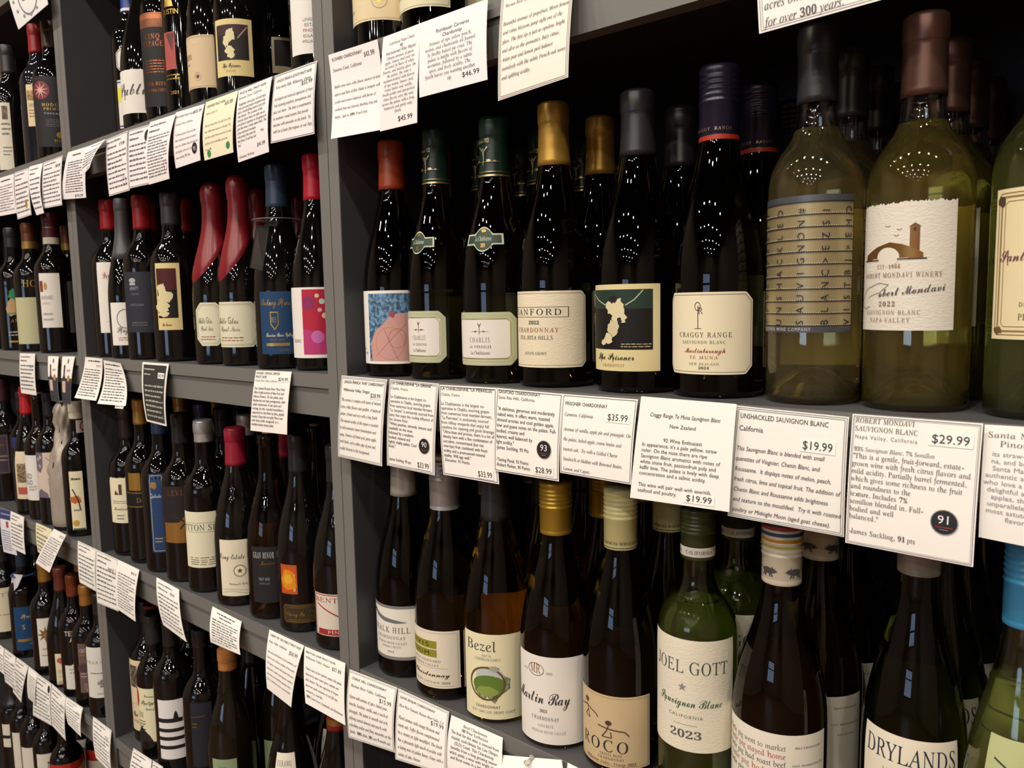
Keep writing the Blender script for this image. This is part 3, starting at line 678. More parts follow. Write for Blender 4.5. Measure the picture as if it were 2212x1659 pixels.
# lower shelf, right bay
W3 = 'lower shelf of the right bay'; gp = 'white wine bottles on the lower shelf of the right bay'
B(3, 871, 1330, 985, 'burg', .0405, .023, 'f2a2410', ('plain', 'plastic:a9a49b', 1073), [
   dict(ur=908, vt=1303, vb=1418, m='r', a0=14, hw=68, paper='paper:e4e0d4', items=[('r', -1, .95, 1, 1, '7d7d7d'), ('r', -1, 0, 1, .06, '7d7d7d'), ('p', [(-.7, .88), (-.5, .84), (-.2, .78), (.2, .74), (.5, .70), (.2, .68), (-.2, .70), (-.5, .76)], '6b7274'), ('blob', -.6, .84, .06, .05, 2, '4a5254'), ('t', -.05, .50, .15, 'CHALK HILL', 'w', '3a3a3e', 1.3), ('t', -.02, .38, .085, 'CHARDONNAY', 'w', '5a5a5a', .95), ('t', 0, .29, .06, 'RUSSIAN RIVER VALLEY', 'r', G, .95), ('t', 0, .22, .055, 'SONOMA COUNTY', 'r', G, .6), ('t', 0, .13, .05, '2024', 'w', G, .22)])], 2,
  'dark bottle with pale grey capsule and grey-striped white label', W3, h=.297, grp=gp, sb='dark bottle with pale grey capsule')
B(3, 969, 1380, 1005, 'burg', .0410, .010, 'f6a5a1c', ('screw', 'foil:b5b5b8', 1103, [(.0, .003, 'foil:d5d5d8')]), [
   dict(ur=994, vt=1361, vb=1484, m='r', a0=-8, paper='paper:e2dac6', items=[('f', .04, .005, '9a9280', .01), ('r', -.75, .69, .45, .82, '8d8a26'), ('r', -.75, .54, .45, .67, '8d8a26'), ('t', -.15, .715, .11, 'DAVIS', 'x', K, .9), ('t', -.15, .565, .11, 'BYNUM', 'x', K, .9), ('t', -.05, .45, .06, 'RIVER WEST VINEYARD', 'r', G, 1.2), ('t', -.05, .38, .05, 'RUSSIAN RIVER VALLEY', 'r', G, 1.1), ('l', [(-.5, .35), (.7, .35)], .004, G), ('t', .2, .20, .12, 'Chardonnay', 's', K, 1.1), ('t', .0, .08, .05, 'SONOMA COUNTY | VINTAGE 2023', 'r', G, 1.5)]), BKL(1330, 1490)], 2,
  'silver screw-capped bottle with olive block on its label', W3, h=.30, grp=gp, sb='silver screw-capped bottle')
B(3, 1077, 1420, 1020, 'burg', .0410, .010, 'fa8801e', ('plain', 'plastic:29292b', 1127), [
   dict(ul=1007, ur=1126, vt=1363, vb=1544, m='r', paper='paper:e6dfba', items=[('t', -.28, .80, .17, 'Bezel', 'r', '33404a', 1.05), ('t', -.1, .735, .035, 'FROM THE', 'x', G, .3), ('t', -.08, .69, .045, 'CAKEBREAD FAMILY', 'r', G, .85), ('blob', .0, .42, .26, .22, 12, 'photo:7d8a6a'), ('e', -.02, .50, .17, .12, 'b9c2c4'), ('e', -.05, .40, .20, .12, '5d7a2e'), ('blob', -.1, .33, .16, .07, 9, '8a9a4a'), ('o', -.12, .42, .21, .19, .022, '6b4a24'), ('blob', .12, .6, .06, .04, 3, 'a5a595'),
    ('t', -.1, .13, .05, 'CHARDONNAY', 'x', K, .8), ('t', .05, .07, .045, 'SLO / SAN LUIS OBISPO COAST', 'x', G, 1.4)]), BKL(1330, 1530)], 3,
  'amber bottle with dark capsule and round vineyard picture', W3, h=.297, grp=gp, sb='amber bottle with dark capsule')
B(3, 1205, 1450, 1036, 'burg', .0415, .012, 'f5f4a14', ('screw', 'foil:bd9a35', 1158), [
   dict(ur=1264, a0=22, vt=1411, vb=1597, m='r', paper=WH, items=[('t', -.32, .80, .15, 'MR', 'r', '7a5a34', .3), ('o', -.32, .84, .10, .07, .007, '7a5a34'), ('t', -.66, .80, .04, 'ESTD', 'w', G, .16), ('t', .05, .80, .04, '1943', 'w', G, .16), ('t', -.22, .46, .21, 'Martin Ray', 's', '2f2c2e', 1.55), ('t', -.12, .36, .05, '2023', 'i', '6a2a3a', .2), ('t', -.08, .27, .06, 'CHARDONNAY', 'w', K, .74), ('t', -.06, .19, .045, 'CONCRETE', 'w', G, .42), ('t', -.0, .12, .045, 'RUSSIAN RIVER VALLEY', 'w', G, .9)]), BKL(1400, 1590)], 2,
  'gold screw-capped bottle with white script label', W3, grp=gp, sb='gold screw-capped bottle with script label')
B(3, 1342, 1480, 1052, 'burg', .0415, .012, 'f4a4016', ('screw', 'plastic:d3cd92', 1190, [(.0022, .0030, 'plastic:5a5436')], ([('t', 0, .2, .55, 'WINERY ROCO WINERY', 'r', '3a3426', 1.6)], .0045, .012, 0)), [
   dict(ur=1403, a0=10, vt=1497, vb=1651, m='r', paper='paper:c9b38c', items=[('f', .03, .005, '9a7f54', .01), ('e', -.55, .84, .045, .035, '4b3a2c'), ('l', [(-.55, .80), (-.5, .70), (-.6, .62), (-.45, .60), (-.5, .70)], .014, '4b3a2c'), ('l', [(-.8, .72), (-.55, .76), (-.25, .70), (-.2, .66)], .016, '4b3a2c'), ('e', .05, .62, .045, .035, '4b3a2c'), ('l', [(.05, .58), (.0, .50), (-.1, .42), (.12, .42), (.1, .5)], .014, '4b3a2c'), ('l', [(-.2, .56), (.05, .54), (.4, .52), (.5, .46)], .016, '4b3a2c'),
    ('t', -.05, .22, .23, 'ROCO', 'w', '1f2230', 1.25), ('t', .1, .165, .05, 'GRAVEL ROAD', 'w', K, .5), ('t', .1, .11, .05, 'CHARDONNAY', 'w', K, .6), ('t', .05, .045, .055, 'Willamette Valley - Vintage 2023', 'i', '6a2a1c', 1.2)]), BKL(1450, 1640)], 2,
  'pale yellow screw-capped bottle with stick-figure birds on tan label', W3, grp=gp, sb='pale yellow screw-capped bottle')
B(3, 1506, 1440, 1093, 'bord', .0378, .016, 'cc4d890/e6e6a0', ('screw', 'plastic:3a4220', 1212, [(.0035, .0125, 'plastic:e6e2d6')], ([('t', -.2, .25, .7, 'CALIFORNIA    CALIFORNIA', 'r', K, 1.75)], .0045, .0115, 0)), [
   dict(ul=1419, ur=1582, vt=1374, vb=1612, m='r', paper='textured:e3ddc8', items=[('t', .05, .70, .16, 'JOEL GOTT', 'r', '4a4a4c', 1.6), ('star', -.10, .575, .042, .017, 5, '8a8a8c'), ('t', .02, .405, .12, 'Sauvignon Blanc', 's', '2f5a3f', 1.35), ('t', -.04, .30, .042, 'CALIFORNIA', 'x', G, .72), ('l', [(-.28, .24), (.2, .24)], .003, G), ('t', -.04, .12, .10, '2023', 'i', '5a5a5c', .66)]), dict(BKL(1380, 1600), hw=42)], 2,
  'bright green bottle with large white label and star', W3, grp=gp, sb='bright green bottle with white label', fill=.70)
pig = lambda x, f: [('e', x, .5, .42, .21, '55534f'), ('e', x + f * .15, .52, .19, .15, '55534f'), ('p', [(x + f * .19, .6), (x + f * .27, .5), (x + f * .19, .42)], '55534f'), ('p', [(x + f * .10, .6), (x + f * .12, .8), (x + f * .16, .62)], '55534f')] + [('l', [(x + q * .09, .42), (x + q * .09 + d, .12)], .08, '55534f') for q, d in ((-1, -.05), (-.6, -.01), (.6, .02), (1, .05))] + [('l', [(x - f * .15, .56), (x - f * .2, .7), (x - f * .22, .6)], .03, '55534f')]
B(3, 1684, 1500, 1135, 'burg', .0415, .016, 'f5c4a18', ('screw', 'plastic:e3dcc4', 1267, [(.050, .053, 'plastic:a8322e'), (.0445, .0475, 'plastic:2f4a70'), (.039, .042, 'plastic:c08a2a'), (.034, .036, 'plastic:b5b04a')], (pig(-.35, 1) + pig(.35, -1), .006, .020, .35)), [
   dict(ur=1776, vt=1572, vb=1840, m='r', hw=85, paper='paper:e6e0d0', items=
     [('t', -.22, .855 - .075 * q, .075, tx, 'r', cc, 1.15) for q, (tx, cc) in enumerate([('this little pig went to market', '5a5650'), ('this little pig stayed home', '9a2f34'), ('this little pig had roast beef', '2f3a56'), ('this little pig had none', 'a5632f'), ('this little pig cried wee wee', '3a5a4a')])] + [('t', .68, .88, .03, 'Marlborough', 'm', K, .42), ('t', .68, .72, .03, 'cool fermentation', 'm', K, .5), ('t', .68, .62, .03, 'handling', 'm', K, .3)]), BKL(1440, 1800)], 2,
  'dark bottle with colourful pig rhyme label and striped screw cap', W3, grp=gp, sb='pig rhyme bottle with striped screw cap')
B(3, 1974, 1540, 1120, 'burg', .0395, .020, 'f4c5616', ('screw', 'plastic:8d8878', 1247), [
   dict(ul=1867, ur=2065, vt=1598, vb=1860, m='r', paper='paper:e3dcc6', items=[('t', .05, .78, .21, 'DRYLANDS', 'r', '1f2a3a', 1.85), ('t', .0, .67, .06, 'SAUVIGNON BLANC', 'w', G, .95), ('t', .0, .58, .07, '2025', 'i', G, .3)]), BKL(1500, 1800)], 3,
  'dark green bottle with grey cap and large serif letters', W3, h=.30, grp=gp, sb='dark green bottle with grey cap')
B(3, 2204, 1500, 1150, 'wide', .0390, .004, 'cf0f6e0/f2f4a8', ('screw', 'plastic:3f95c4', 1362), [
   dict(ul=2105, vt=1580, vb=1900, m='l', hw=50, a0=20, paper='paper:b4ba86', items=[('l', [(-.8, .86), (-.2, .78), (.5, .74)], .012, '2a3a3c'), ('l', [(-.7, .7), (-.3, .68)], .01, '2a3a3c')]), ], 1,
  'pale green clear bottle with sky-blue screw cap', W3, X=-.0765, h=.30, grp=gp, sb='pale green bottle with sky-blue cap', fill=.66)

# ---------------- middle bay, top shelf
W4 = 'top shelf of the middle bay'; gp = 'red wine bottles on the top shelf of the middle bay'
DK, DK2 = 'd0b0a0a', 'd080808'
B(1, 290, 150, -60, 'bord', .0372, .060, DK, ('foil', 'plastic:1a3a8c', 27, [(.003, .008, 'plastic:d0d0d4')]), [
  dict(name='neck_label', ul=253, vt=106, vb=155, m='l', hw=60, cut=.2, paper='paper:dcd8d0', items=[('f', .06, .03, '2a3f80', .15), ('blob', -.2, .5, .2, .25, 4, '7a6234')]),
  dict(ul=258, vt=174, vb=278, m='l', hw=70, paper='paper:dcd8d4', items=[('r', -1, .94, 1, .97, '2a3f80'), ('r', -1, .03, 1, .06, '2a3f80'), ('r', -1, .55, 1, .84, 'd8d83a'), ('t', 0, .64, .12, 'ESTATE', 'r', K, 1.2), ('t', 0, .3, .1, 'RESERVE', 'r', '7a2a2a', 1.1)])], 1,
  'set-back bottle with blue capsule and yellow-banded label', W4, h=.30, grp=gp, sb='bottle with blue capsule')
B(1, 314, 130, -60, 'wide', .0405, .018, 'd0c0c0a', ('foil', 'foil:4a4a4a', -120), [dict(ul=268, vt=157, vb=250, m='l', hw=80, paper='paper:e2dfd6', items=[('t', -.45, .42, .42, 'Publie', 's', '3a3a44', 1.1), ('t', .3, .1, .05, '2022', 'a', G, .2)])], 2,
  'bottle with white label and flowing grey script, left end', W4, h=.297, grp=gp, sb='bottle with white script label')
B(1, 344, 120, -60, 'bord', .0385, .016, DK, ('foil', 'plastic:1c1a1a', -60), [dict(ul=299, vt=48, vb=236, m='l', hw=95, paper='paper:1f1e1f', items=[('t', -.25, .77, .085, 'CINQ', 'w', 'gilt:b86a44', .42), ('t', -.22, .69, .085, 'CEPAGES', 'w', 'gilt:b86a44', .62), ('g', -.5, .38, .1, .54, 5, 'gilt:a8623f'), ('t', -.22, .24, .06, 'RED WINE', 'w', 'gilt:b86a44', .5), ('t', -.2, .17, .05, 'SONOMA COUNTY', 'w', 'gilt:b86a44', .6)]),
  dict(name='neck_label', ul=300, vt=35, vb=66, m='l', hw=45, cut=.2, paper='foil:b5714a', items=[('f', .08, .03, '7a3a22', .15), ('t', 0, .35, .3, 'JEAN', 'r', '7a3a22', .8)])], 2,
  'black-labelled bottle with copper lettering and copper badge', W4, h=.30, grp=gp, sb='black-labelled bottle with copper lettering')
B(1, 388, 110, -60, 'bord', .0375, .016, DK2, ('foil', 'plastic:1a1a1a', -60), [dict(ul=341, vt=-40, vb=225, m='l', hw=80, items=[('p', [(-.4, .76), (-.25, .98), (-.1, .76)], GM), ('t', -.2, .70, .06, 'JUSTIN', 'a', GM, .5), ('r', -.5, .26, -.1, .56, 'paper:a8504a'), ('p', [(-.4, .55), (-.2, .40), (-.1, .55)], '5a2a2a'), ('g', -.5, .17, -.02, .23, 2, GD), ('t', -.2, .06, .04, '2021', 'a', GM, .3)])], 2,
  'black bottle printed with gold triangle and red panel', W4, h=.30, grp=gp, sb='black bottle with gold triangle')
B(1, 447, 100, -60, 'burg', .0410, .018, DK2, ('foil', 'foil:8c8a80', -100), [dict(ul=393, ur=472, vt=76, vb=190, m='r', paper='paper:d2bc98', items=[('f', .03, .012, 'b09a78', .01), ('t', .2, .83, .06, '2022', 'r', 'e8dcc4', .3), ('t', -.45, .56, .14, 'FLOWERS', 'r', K, .9), ('t', -.4, .45, .08, 'Sonoma Coast', 's', G, .5), ('o', .22, .22, .08, .08, .008, 'b09a78'), ('star', .22, .22, .055, .025, 8, '7a2440')])], 1,
  'bottle with tan label and small purple star flower', W4, h=.297, grp=gp, sb='bottle with tan star flower label')
PR = [('r', -.86, .28, .80, .90, 'paper:1d1518'), ('r', -.86, .72, .80, .90, 'paper:3a2228'), ('blob', -.05, .72, .09, .14, 4, 'd9cfa0'), ('blob', -.3, .62, .07, .12, 5, 'd9cfa0'), ('blob', -.12, .45, .10, .08, 6, 'd9cfa0'), ('blob', -.05, .36, .08, .06, 7, 'd9cfa0'), ('l', [(.75, .86), (.3, .66)], .02, 'a09878'), ('t', -.1, .15, .12, 'The Prisoner', 's', K, .95), ('t', -.1, .07, .05, 'PINOT NOIR', 'w', '7a5a2a', .5)]
B(1, 519, 90, -60, 'burg', .0410, .018, DK, ('foil', 'plastic:28282a', -100), [dict(ul=468, ur=546, vt=44, vb=167, m='r', paper='paper:d9c98e', items=PR)], 0,
  'bottle with pale yellow label and dark picture panel', W4, h=.297, grp=gp)
B(1, 600, 60, -60, 'burg', .0410, .150, DK2, ('foil', 'plastic:28282a', -100), [dict(ul=590, ur=640, vt=80, vb=158, m='c', hw=60, paper='paper:b5aa88', items=[('r', -.9, .2, .8, .92, 'paper:1d1518')])], 0,  # label paper duller than the front bottle's: shade put into its colour
  'set-back bottle in shade with dark picture label', W4, h=.297, grp=gp)
B(1, 692, 60, -60, 'burg', .0405, .022, DK2, ('foil', 'plastic:b03a3a', -140), [dict(ul=646, vt=-70, vb=124, m='l', hw=80, paper='paper:e6e4de', items=[('t', -.3, .36, .05, 'LINGUA FRANCA', 'a', G, .7), ('t', -.44, .30, .05, 'ESTATE', 'a', G, .35), ('t', -.4, .24, .05, 'PINOT NOIR', 'a', '8a4a3a', .5), ('t', -.3, .18, .05, 'EOLA-AMITY HILLS', 'a', G, .7), ('t', -.3, .12, .05, 'WILLAMETTE VALLEY', 'a', G, .75)])], 0,
  'bottle with tall white text label against the upright', W4, h=.297, grp=gp)

# ---------------- middle bay, middle shelf
W5 = 'middle shelf of the middle bay'; gp = 'red wine bottles on the middle shelf of the middle bay'
B(2, 257, 640, 433, 'bord', .0368, .0055, DK, ('foil', 'plastic:a81420', 496), [dict(ul=215, vt=567, vb=719, m='l', hw=68, paper=WH, items=[('t', -.35, .80, .13, 'Penfolds', 's', 'a02a2a', .8, .3), ('t', -.2, .28, .06, 'CABERNET', 'r', G, .7), ('t', -.2, .22, .04, 'SAUVIGNON', 'a', 'a0504a', .6), ('l', [(-.7, .16), (.6, .16)], .004, G), ('g', -.6, .08, .5, .14, 2, '9a8a8a')])], 2,
  'bright red-capsuled bottle with curved white label, left end', W5, X=-1.5675, grp=gp, sb='red-capsuled bottle with white label')
B(2, 299, 640, 441, 'burg', .0330, .0025, DK2, ('foil', 'plastic:4c4c4e', 560), [dict(ul=254, vt=654, vb=746, m='l', hw=75, paper=WH, items=[('o', -.4, .62, .2, .22, .02, G), ('t', -.3, .3, .2, 'Stags Leap', 's', K, .9), ('g', -.7, .1, .2, .2, 2, 'a05a5a')])], 0,
  'grey-capsuled bottle with small white emblem label, squeezed between', W5, X=-1.494, h=.290, grp=gp)
B(2, 318, 640, 423, 'bord', .0365, .022, DK, ('foil', 'plastic:a51c20', 495), [dict(ul=273, ur=335, vt=587, vb=717, m='r', a0=0, paper='paper:2b2f38', items=[('e', -.3, .86, .06, .04, 'a9abb0'), ('r', -.5, .78, -.1, .82, 'a9abb0'), ('t', -.2, .70, .08, 'HEWITT', 'x', 'b0b2b8', .6), ('t', -.15, .62, .04, 'VINEYARD', 'x', '8a8c92', .5), ('t', -.1, .44, .05, 'CABERNET SAUVIGNON', 'x', '8a8c92', .9), ('g', -.5, .1, .5, .18, 2, '6a6c72')])], 2,
  'red-capsuled bottle with charcoal blue label', W5, grp=gp, sb='red-capsuled bottle with charcoal label')
B(2, 380, 640, 418, 'bord', .0378, .022, DK, ('foil', 'plastic:3a3a3d', 486), [dict(ul=339, ur=391, vt=568, vb=712, m='r', paper='paper:dcca90', items=[('r', -.9, .18, .72, .92, 'paper:15100f'), ('r', -.9, .6, .72, .92, 'paper:4a1a1c'), ('blob', -.5, .62, .08, .09, 4, 'd9cfa0'), ('blob', -.3, .50, .14, .10, 5, 'd9cfa0'), ('blob', -.5, .36, .12, .12, 6, 'd9cfa0'), ('blob', -.4, .24, .10, .05, 7, 'd9cfa0'), ('t', -.2, .06, .07, 'The Prisoner', 's', K, .8)])], 2,
  'dark-capsuled bottle with yellow-edged picture label', W5, grp=gp, sb='bottle with yellow-edged picture label')
def belle(u, vt, ul, ur, v1, v2, back, s, sb):
    B(2, u, 660, vt, 'burg', .0380, .024, DK, ('wax', 'wax:7a1720', .128, .200, -.35), [dict(ul=ul, ur=ur, vt=v1, vb=v2, m='r', cut=.17, paper='paper:dcdac0', items=[('f', .045, .008, '9a9470', .14), ('f', .07, .004, '9a9470', .14), ('t', -.25, .52, .22, 'Belle Glos', 's', '6a6650', 1.0), ('t', -.15, .35, .18, 'Pinot Noir', 's', '8a8670', .9), ('g', -.6, .12, .4, .24, 2, 'a0604a')])], back, s, W5, grp=gp, sb=sb)
belle(471, 400, 425, 485, 653, 746, 2, 'left of the two front bottles in slanted dark red wax', 'left wax-dipped bottle')
belle(525, 384, 478, 560, 651, 748, 2, 'right of the two front bottles in slanted dark red wax', 'right wax-dipped bottle')
def tagbook(root, X, Y, zs, h, rz, zat, pt, ac):
    b = MB(); zc = zat(473); rr = rz(zc) + .006; V = []; n = 24
    b.lathe([(rr, zc), (rr + .012, zc - .0005), (rr + .012, zc + .0003), (rr, zc + .0006)], 'clear_plastic:d8d8d4', 24)
    P = [at(581, 488, .02), at(553, 487, .006), at(539, 578, .0), at(567, 585, .006)]
    o = b.build('neck_ring', None, (X, Y, zs)); o.name = 'neck_tag_ring'
    V = [q - np.array([X, Y, zs]) for q in P]; V2 = [v + np.array([0, .0012, 0]) for v in V]
    m = MB(); m.add(V + V2, [(0, 1, 2, 3), (7, 6, 5, 4), (0, 4, 5, 1), (1, 5, 6, 2), (2, 6, 7, 3), (3, 7, 4, 0)], 'clear_plastic:5a5854')
    t = link('neck_tag', None, None, (X, Y, zs)); tag(t, 'smoky clear booklet tag hung round the blue-capsuled bottle', 'tag')
    o.parent = t; o.location = (0, 0, 0); o.name = 'ring'; m.build('booklet', t)
B(2, 610, 660, 359, 'burg', .0395, .020, DK, ('foil', 'plastic:2d4660', 446), [dict(ul=564, ur=645, vt=629, vb=763, m='r', hw=None, paper='paper:1d3f66', items=[('t', -.1, .78, .17, 'Rodney Strong', 's', GM, 1.7), ('p', [(-.42, .68), (0, .68), (0, .48), (-.21, .38), (-.42, .48)], GM), ('p', [(-.38, .66), (-.04, .66), (-.04, .49), (-.21, .41), (-.38, .49)], 'paper:1d3f66'), ('t', -.21, .51, .12, 'RS', 'r', GM, .28), ('t', .0, .28, .1, 'Russian River Valley', 's', 'd8d0b8', 1.4), ('t', -.1, .21, .05, 'PINOT NOIR', 'w', GM, .7), ('r', -.7, .13, .5, .18, GM), ('t', .3, .05, .04, 'ESTABLISHED 1959', 'w', GM, .7)])], 2,
  'bottle with slate blue capsule and royal blue label', W5, grp=gp, sb='bottle with slate blue capsule', extra=tagbook)
B(2, 690, 660, 336, 'burg', .0395, .028, DK2, ('foil', 'plastic:d0203a', 431), [dict(ul=637, vt=622, vb=772, m='l', hw=85, paper='paper:e6e3dc', items=[('r', -.45, .05, .95, .97, 'paper:b5243e'), ('p', [(-.45, .05), (.95, .05), (.95, .2), (-.45, .42)], 'paper:b83a74'), ('e', -.3, .78, .09, .10, '8a1f5a'), ('e', -.12, .3, .09, .09, 'c46aa8'), ('e', -.1, .88, .03, .03, 'd9c9a0'), ('e', 0, .8, .04, .04, 'b9d4c4'), ('e', -.05, .68, .03, .03, 'd9b0c0'), ('e', .05, .6, .04, .04, 'd9c9a0'), ('e', .2, .85, .04, .04, 'd9c9a0'), ('e', .12, .92, .03, .03, 'b9d4c4'), ('e', .26, .7, .03, .03, 'd9b0c0'), ('e', .2, .62, .025, .025, '9ac4b4'), ('e', .3, .5, .05, .05, 'd9c9a0'), ('g', -.8, .22, -.52, .27, 2, 'a06a6a')])], 1,
  'pink-red-capsuled bottle with crimson bubble picture label', W5, grp=gp, sb='pink-red-capsuled bottle')

# ---------------- middle bay, lower shelf
W6 = 'lower shelf of the middle bay'; gp = 'red wine bottles on the lower shelf of the middle bay'
B(3, 283, 1080, 880, 'bord', .0378, .034, DK2, ('foil', 'foil:3a2a28', 949), [dict(ul=240, ur=288, vt=1030, vb=1128, m='r', torn=1, paper='paper:e0d9bc', items=[('p', [(-.4, .62), (-.3, .72), (-.1, .66), (.0, .62)], '4a3a24'), ('r', .0, .62, .25, .85, '4a3a24'), ('g', -.6, .42, .6, .5, 2, G), ('t', 0, .28, .12, 'Mondavi', 's', G, 1.1), ('g', -.3, .06, .3, .2, 2, G)])], 2,
  'brown-capsuled bottle with torn-edge cream label at left end', W6, grp=gp, sb='brown-capsuled bottle')
B(3, 313, 1110, 860, 'bord', .0378, .030, DK, ('foil', 'foil:c29a4c', 917), [dict(name='badge', ul=278, ur=303, vt=1022, vb=1060, m='r', paper='foil:a8803a'), dict(ul=281, vt=1060, vb=1094, m='l', hw=80, paper='paper:151416', items=[('r', -1, .92, 1, .97, GM), ('r', -1, .05, 1, .1, GM), ('t', -.2, .35, .4, 'DMR', 'r', GM, .5)])], 2,
  'gold-capsuled bottle with small gold badge and black band', W6, grp=gp, sb='gold-capsuled bottle')
B(3, 359, 1120, 880, 'bord', .0378, .028, DK2, ('foil', 'plastic:1f3050', 939), [dict(ul=325, ur=357, vt=1023, vb=1192, m='r', paper='paper:27406c', items=[('f', .02, .008, 'a9a488', .01), ('blob', -.3, .86, .05, .05, 3, GM), ('t', -.1, .70, .08, 'Quilceda', 's', 'c9d0dc', 1.4), ('g', -.5, .12, .5, .2, 2, 'b0a070')])], 2,
  'navy-capsuled bottle with tall royal blue label', W6, grp=gp, sb='navy-capsuled bottle with blue label')
B(3, 404, 1140, 892, 'bord', .0378, .026, DK, ('foil', 'plastic:222226', 960), [dict(ul=369, vt=1049, vb=1170, m='l', hw=85, paper='paper:262223', items=[('t', -.25, .84, .13, 'LEVIATHAN', 'w', 'gilt:b87a4a', 1.1), ('p', [(-1, 0), (1, 0), (1, .7), (.5, .6), (.1, .64), (-.4, .45), (-.6, .3), (-1, .35)], 'foil:a87b3e'), ('l', [(-.7, .5), (-.3, .35), (0, .2), (-.2, .1)], .03, '2a1d12'), ('l', [(-.5, .25), (-.2, .45), (.1, .6)], .025, '2a1d12')])], 2,
  'black-capsuled bottle with gold and black illustrated label', W6, grp=gp, sb='black-capsuled bottle with gold label')
B(3, 453, 1160, 907, 'bord', .0378, .024, DK2, ('foil', 'foil:b5b5b5', 956), [dict(ul=413, vt=1102, vb=1221, m='l', hw=85, paper='paper:e3dfc2', items=[('r', -1, .80, 1, .805, '7a7a5a'), ('r', -1, .64, 1, .645, '7a7a5a'), ('t', .1, .84, .12, '2022', 'r', K, .3), ('t', -.25, .67, .15, 'LYTTON SPRINGS', 'r', '2f4a44', 1.75), ('g', -.8, .04, .7, .2, 4, '7a7a6a')])], 2,
  'silver-topped bottle with plain pale yellow text label', W6, grp=gp, sb='silver-topped bottle')
B(3, 521, 1190, 923, 'burg', .0410, .024, DK, ('foil', 'plastic:8c1a30', 1007), [dict(ul=477, ur=548, vt=1161, vb=1281, m='r', paper='paper:e3dcc4', items=[('t', -.25, .66, .15, 'King Estate', 's', '4a4438', 1.5), ('o', .2, .45, .10, .10, .02, '9a9484'), ('e', .2, .45, .08, .08, 'efe8d4'), ('star', .2, .45, .05, .025, 5, GD), ('t', .1, .20, .06, 'Willamette Valley', 's', G, 1.1), ('l', [(-.9, .06), (-.3, .1), (.9, .02)], .008, 'b0a890'), ('l', [(-.9, .12), (-.2, .13), (.9, .08)], .008, 'b0a890')])], 1,
  'crimson-capsuled bottle with cream script label and gold leaf', W6, grp=gp, sb='crimson-capsuled bottle')
B(3, 593, 1215, 935, 'burg', .0410, .026, 'f4a2a0c', ('cork', None), [dict(ul=546, ur=611, vt=1178, vb=1298, m='r', paper='paper:232325', items=[('t', -.15, .80, .15, 'GRAN MINOR', 'w', 'd0d0d0', 1.4), ('t', .1, .68, .12, 'Moraine', 's', 'gilt:a8803a', .9, .06), ('t', -.15, .40, .08, 'PINOT NOIR', 'x', 'a9a9a9', .7), ('t', -.15, .33, .05, 'SONOMA COAST', 'x', '8a8a8a', .7)])], 1,
  'bare-necked brown bottle with black label', W6, grp=gp, sb='bare-necked brown bottle')
B(3, 656, 1245, 936, 'burg', .0415, .024, DK, ('foil', 'plastic:1e1e20', 1022), [dict(ul=608, ur=642, vt=1221, vb=1284, m='r', paper='paper:c9501f', items=[('f', .05, .02, GM, .01), ('r', .55, .1, .8, .3, 'd9a08a'), ('r', .55, .5, .8, .7, 'd9a08a'), ('blob', 0, .5, .38, .38, 8, 'd98a14'), ('blob', 0, .5, .2, .2, 9, 'e0a82a')]),
  dict(name='lower_label', ul=613, ur=698, vt=1296, vb=1336, m='r', paper='paper:3a3222', cut=.15, items=[('f', .08, .04, GD, .1), ('f', .18, .03, GD, .1), ('t', -.35, .38, .34, 'Cherry Pie', 's', GM, .9), ('t', .5, .52, .2, 'NAPA', 'w', GM, .4), ('t', .5, .28, .2, 'VALLEY', 'w', GM, .5)])], 1,
  'black-capsuled bottle with orange sunburst picture and gold scroll', W6, grp=gp, sb='bottle with orange sunburst picture')
B(3, 742, 1300, 960, 'burg', .0410, .022, DK2, ('foil', 'plastic:202022', 1045), [dict(ul=699, vt=1276, vb=1365, m='l', hw=85, paper='paper:d9cfc0', items=[('f', .03, .02, 'a02a2e', .02), ('t', -.2, .80, .16, 'BENTON-LANE', 'r', 'a02a2e', 1.5), ('e', -.2, .45, .25, .22, 'photo:a8a090'), ('l', [(-.9, .75), (-.1, .3), (.5, .25)], .03, 'a02a2e'), ('r', -.9, .03, .8, .16, 'a02a2e'), ('t', -.2, .06, .1, 'PINOT NOIR', 'r', 'e0d8c8', .9)])], 1,
  'bottle with red and white engraved label at the upright', W6, grp=gp, sb='bottle with red and white label')

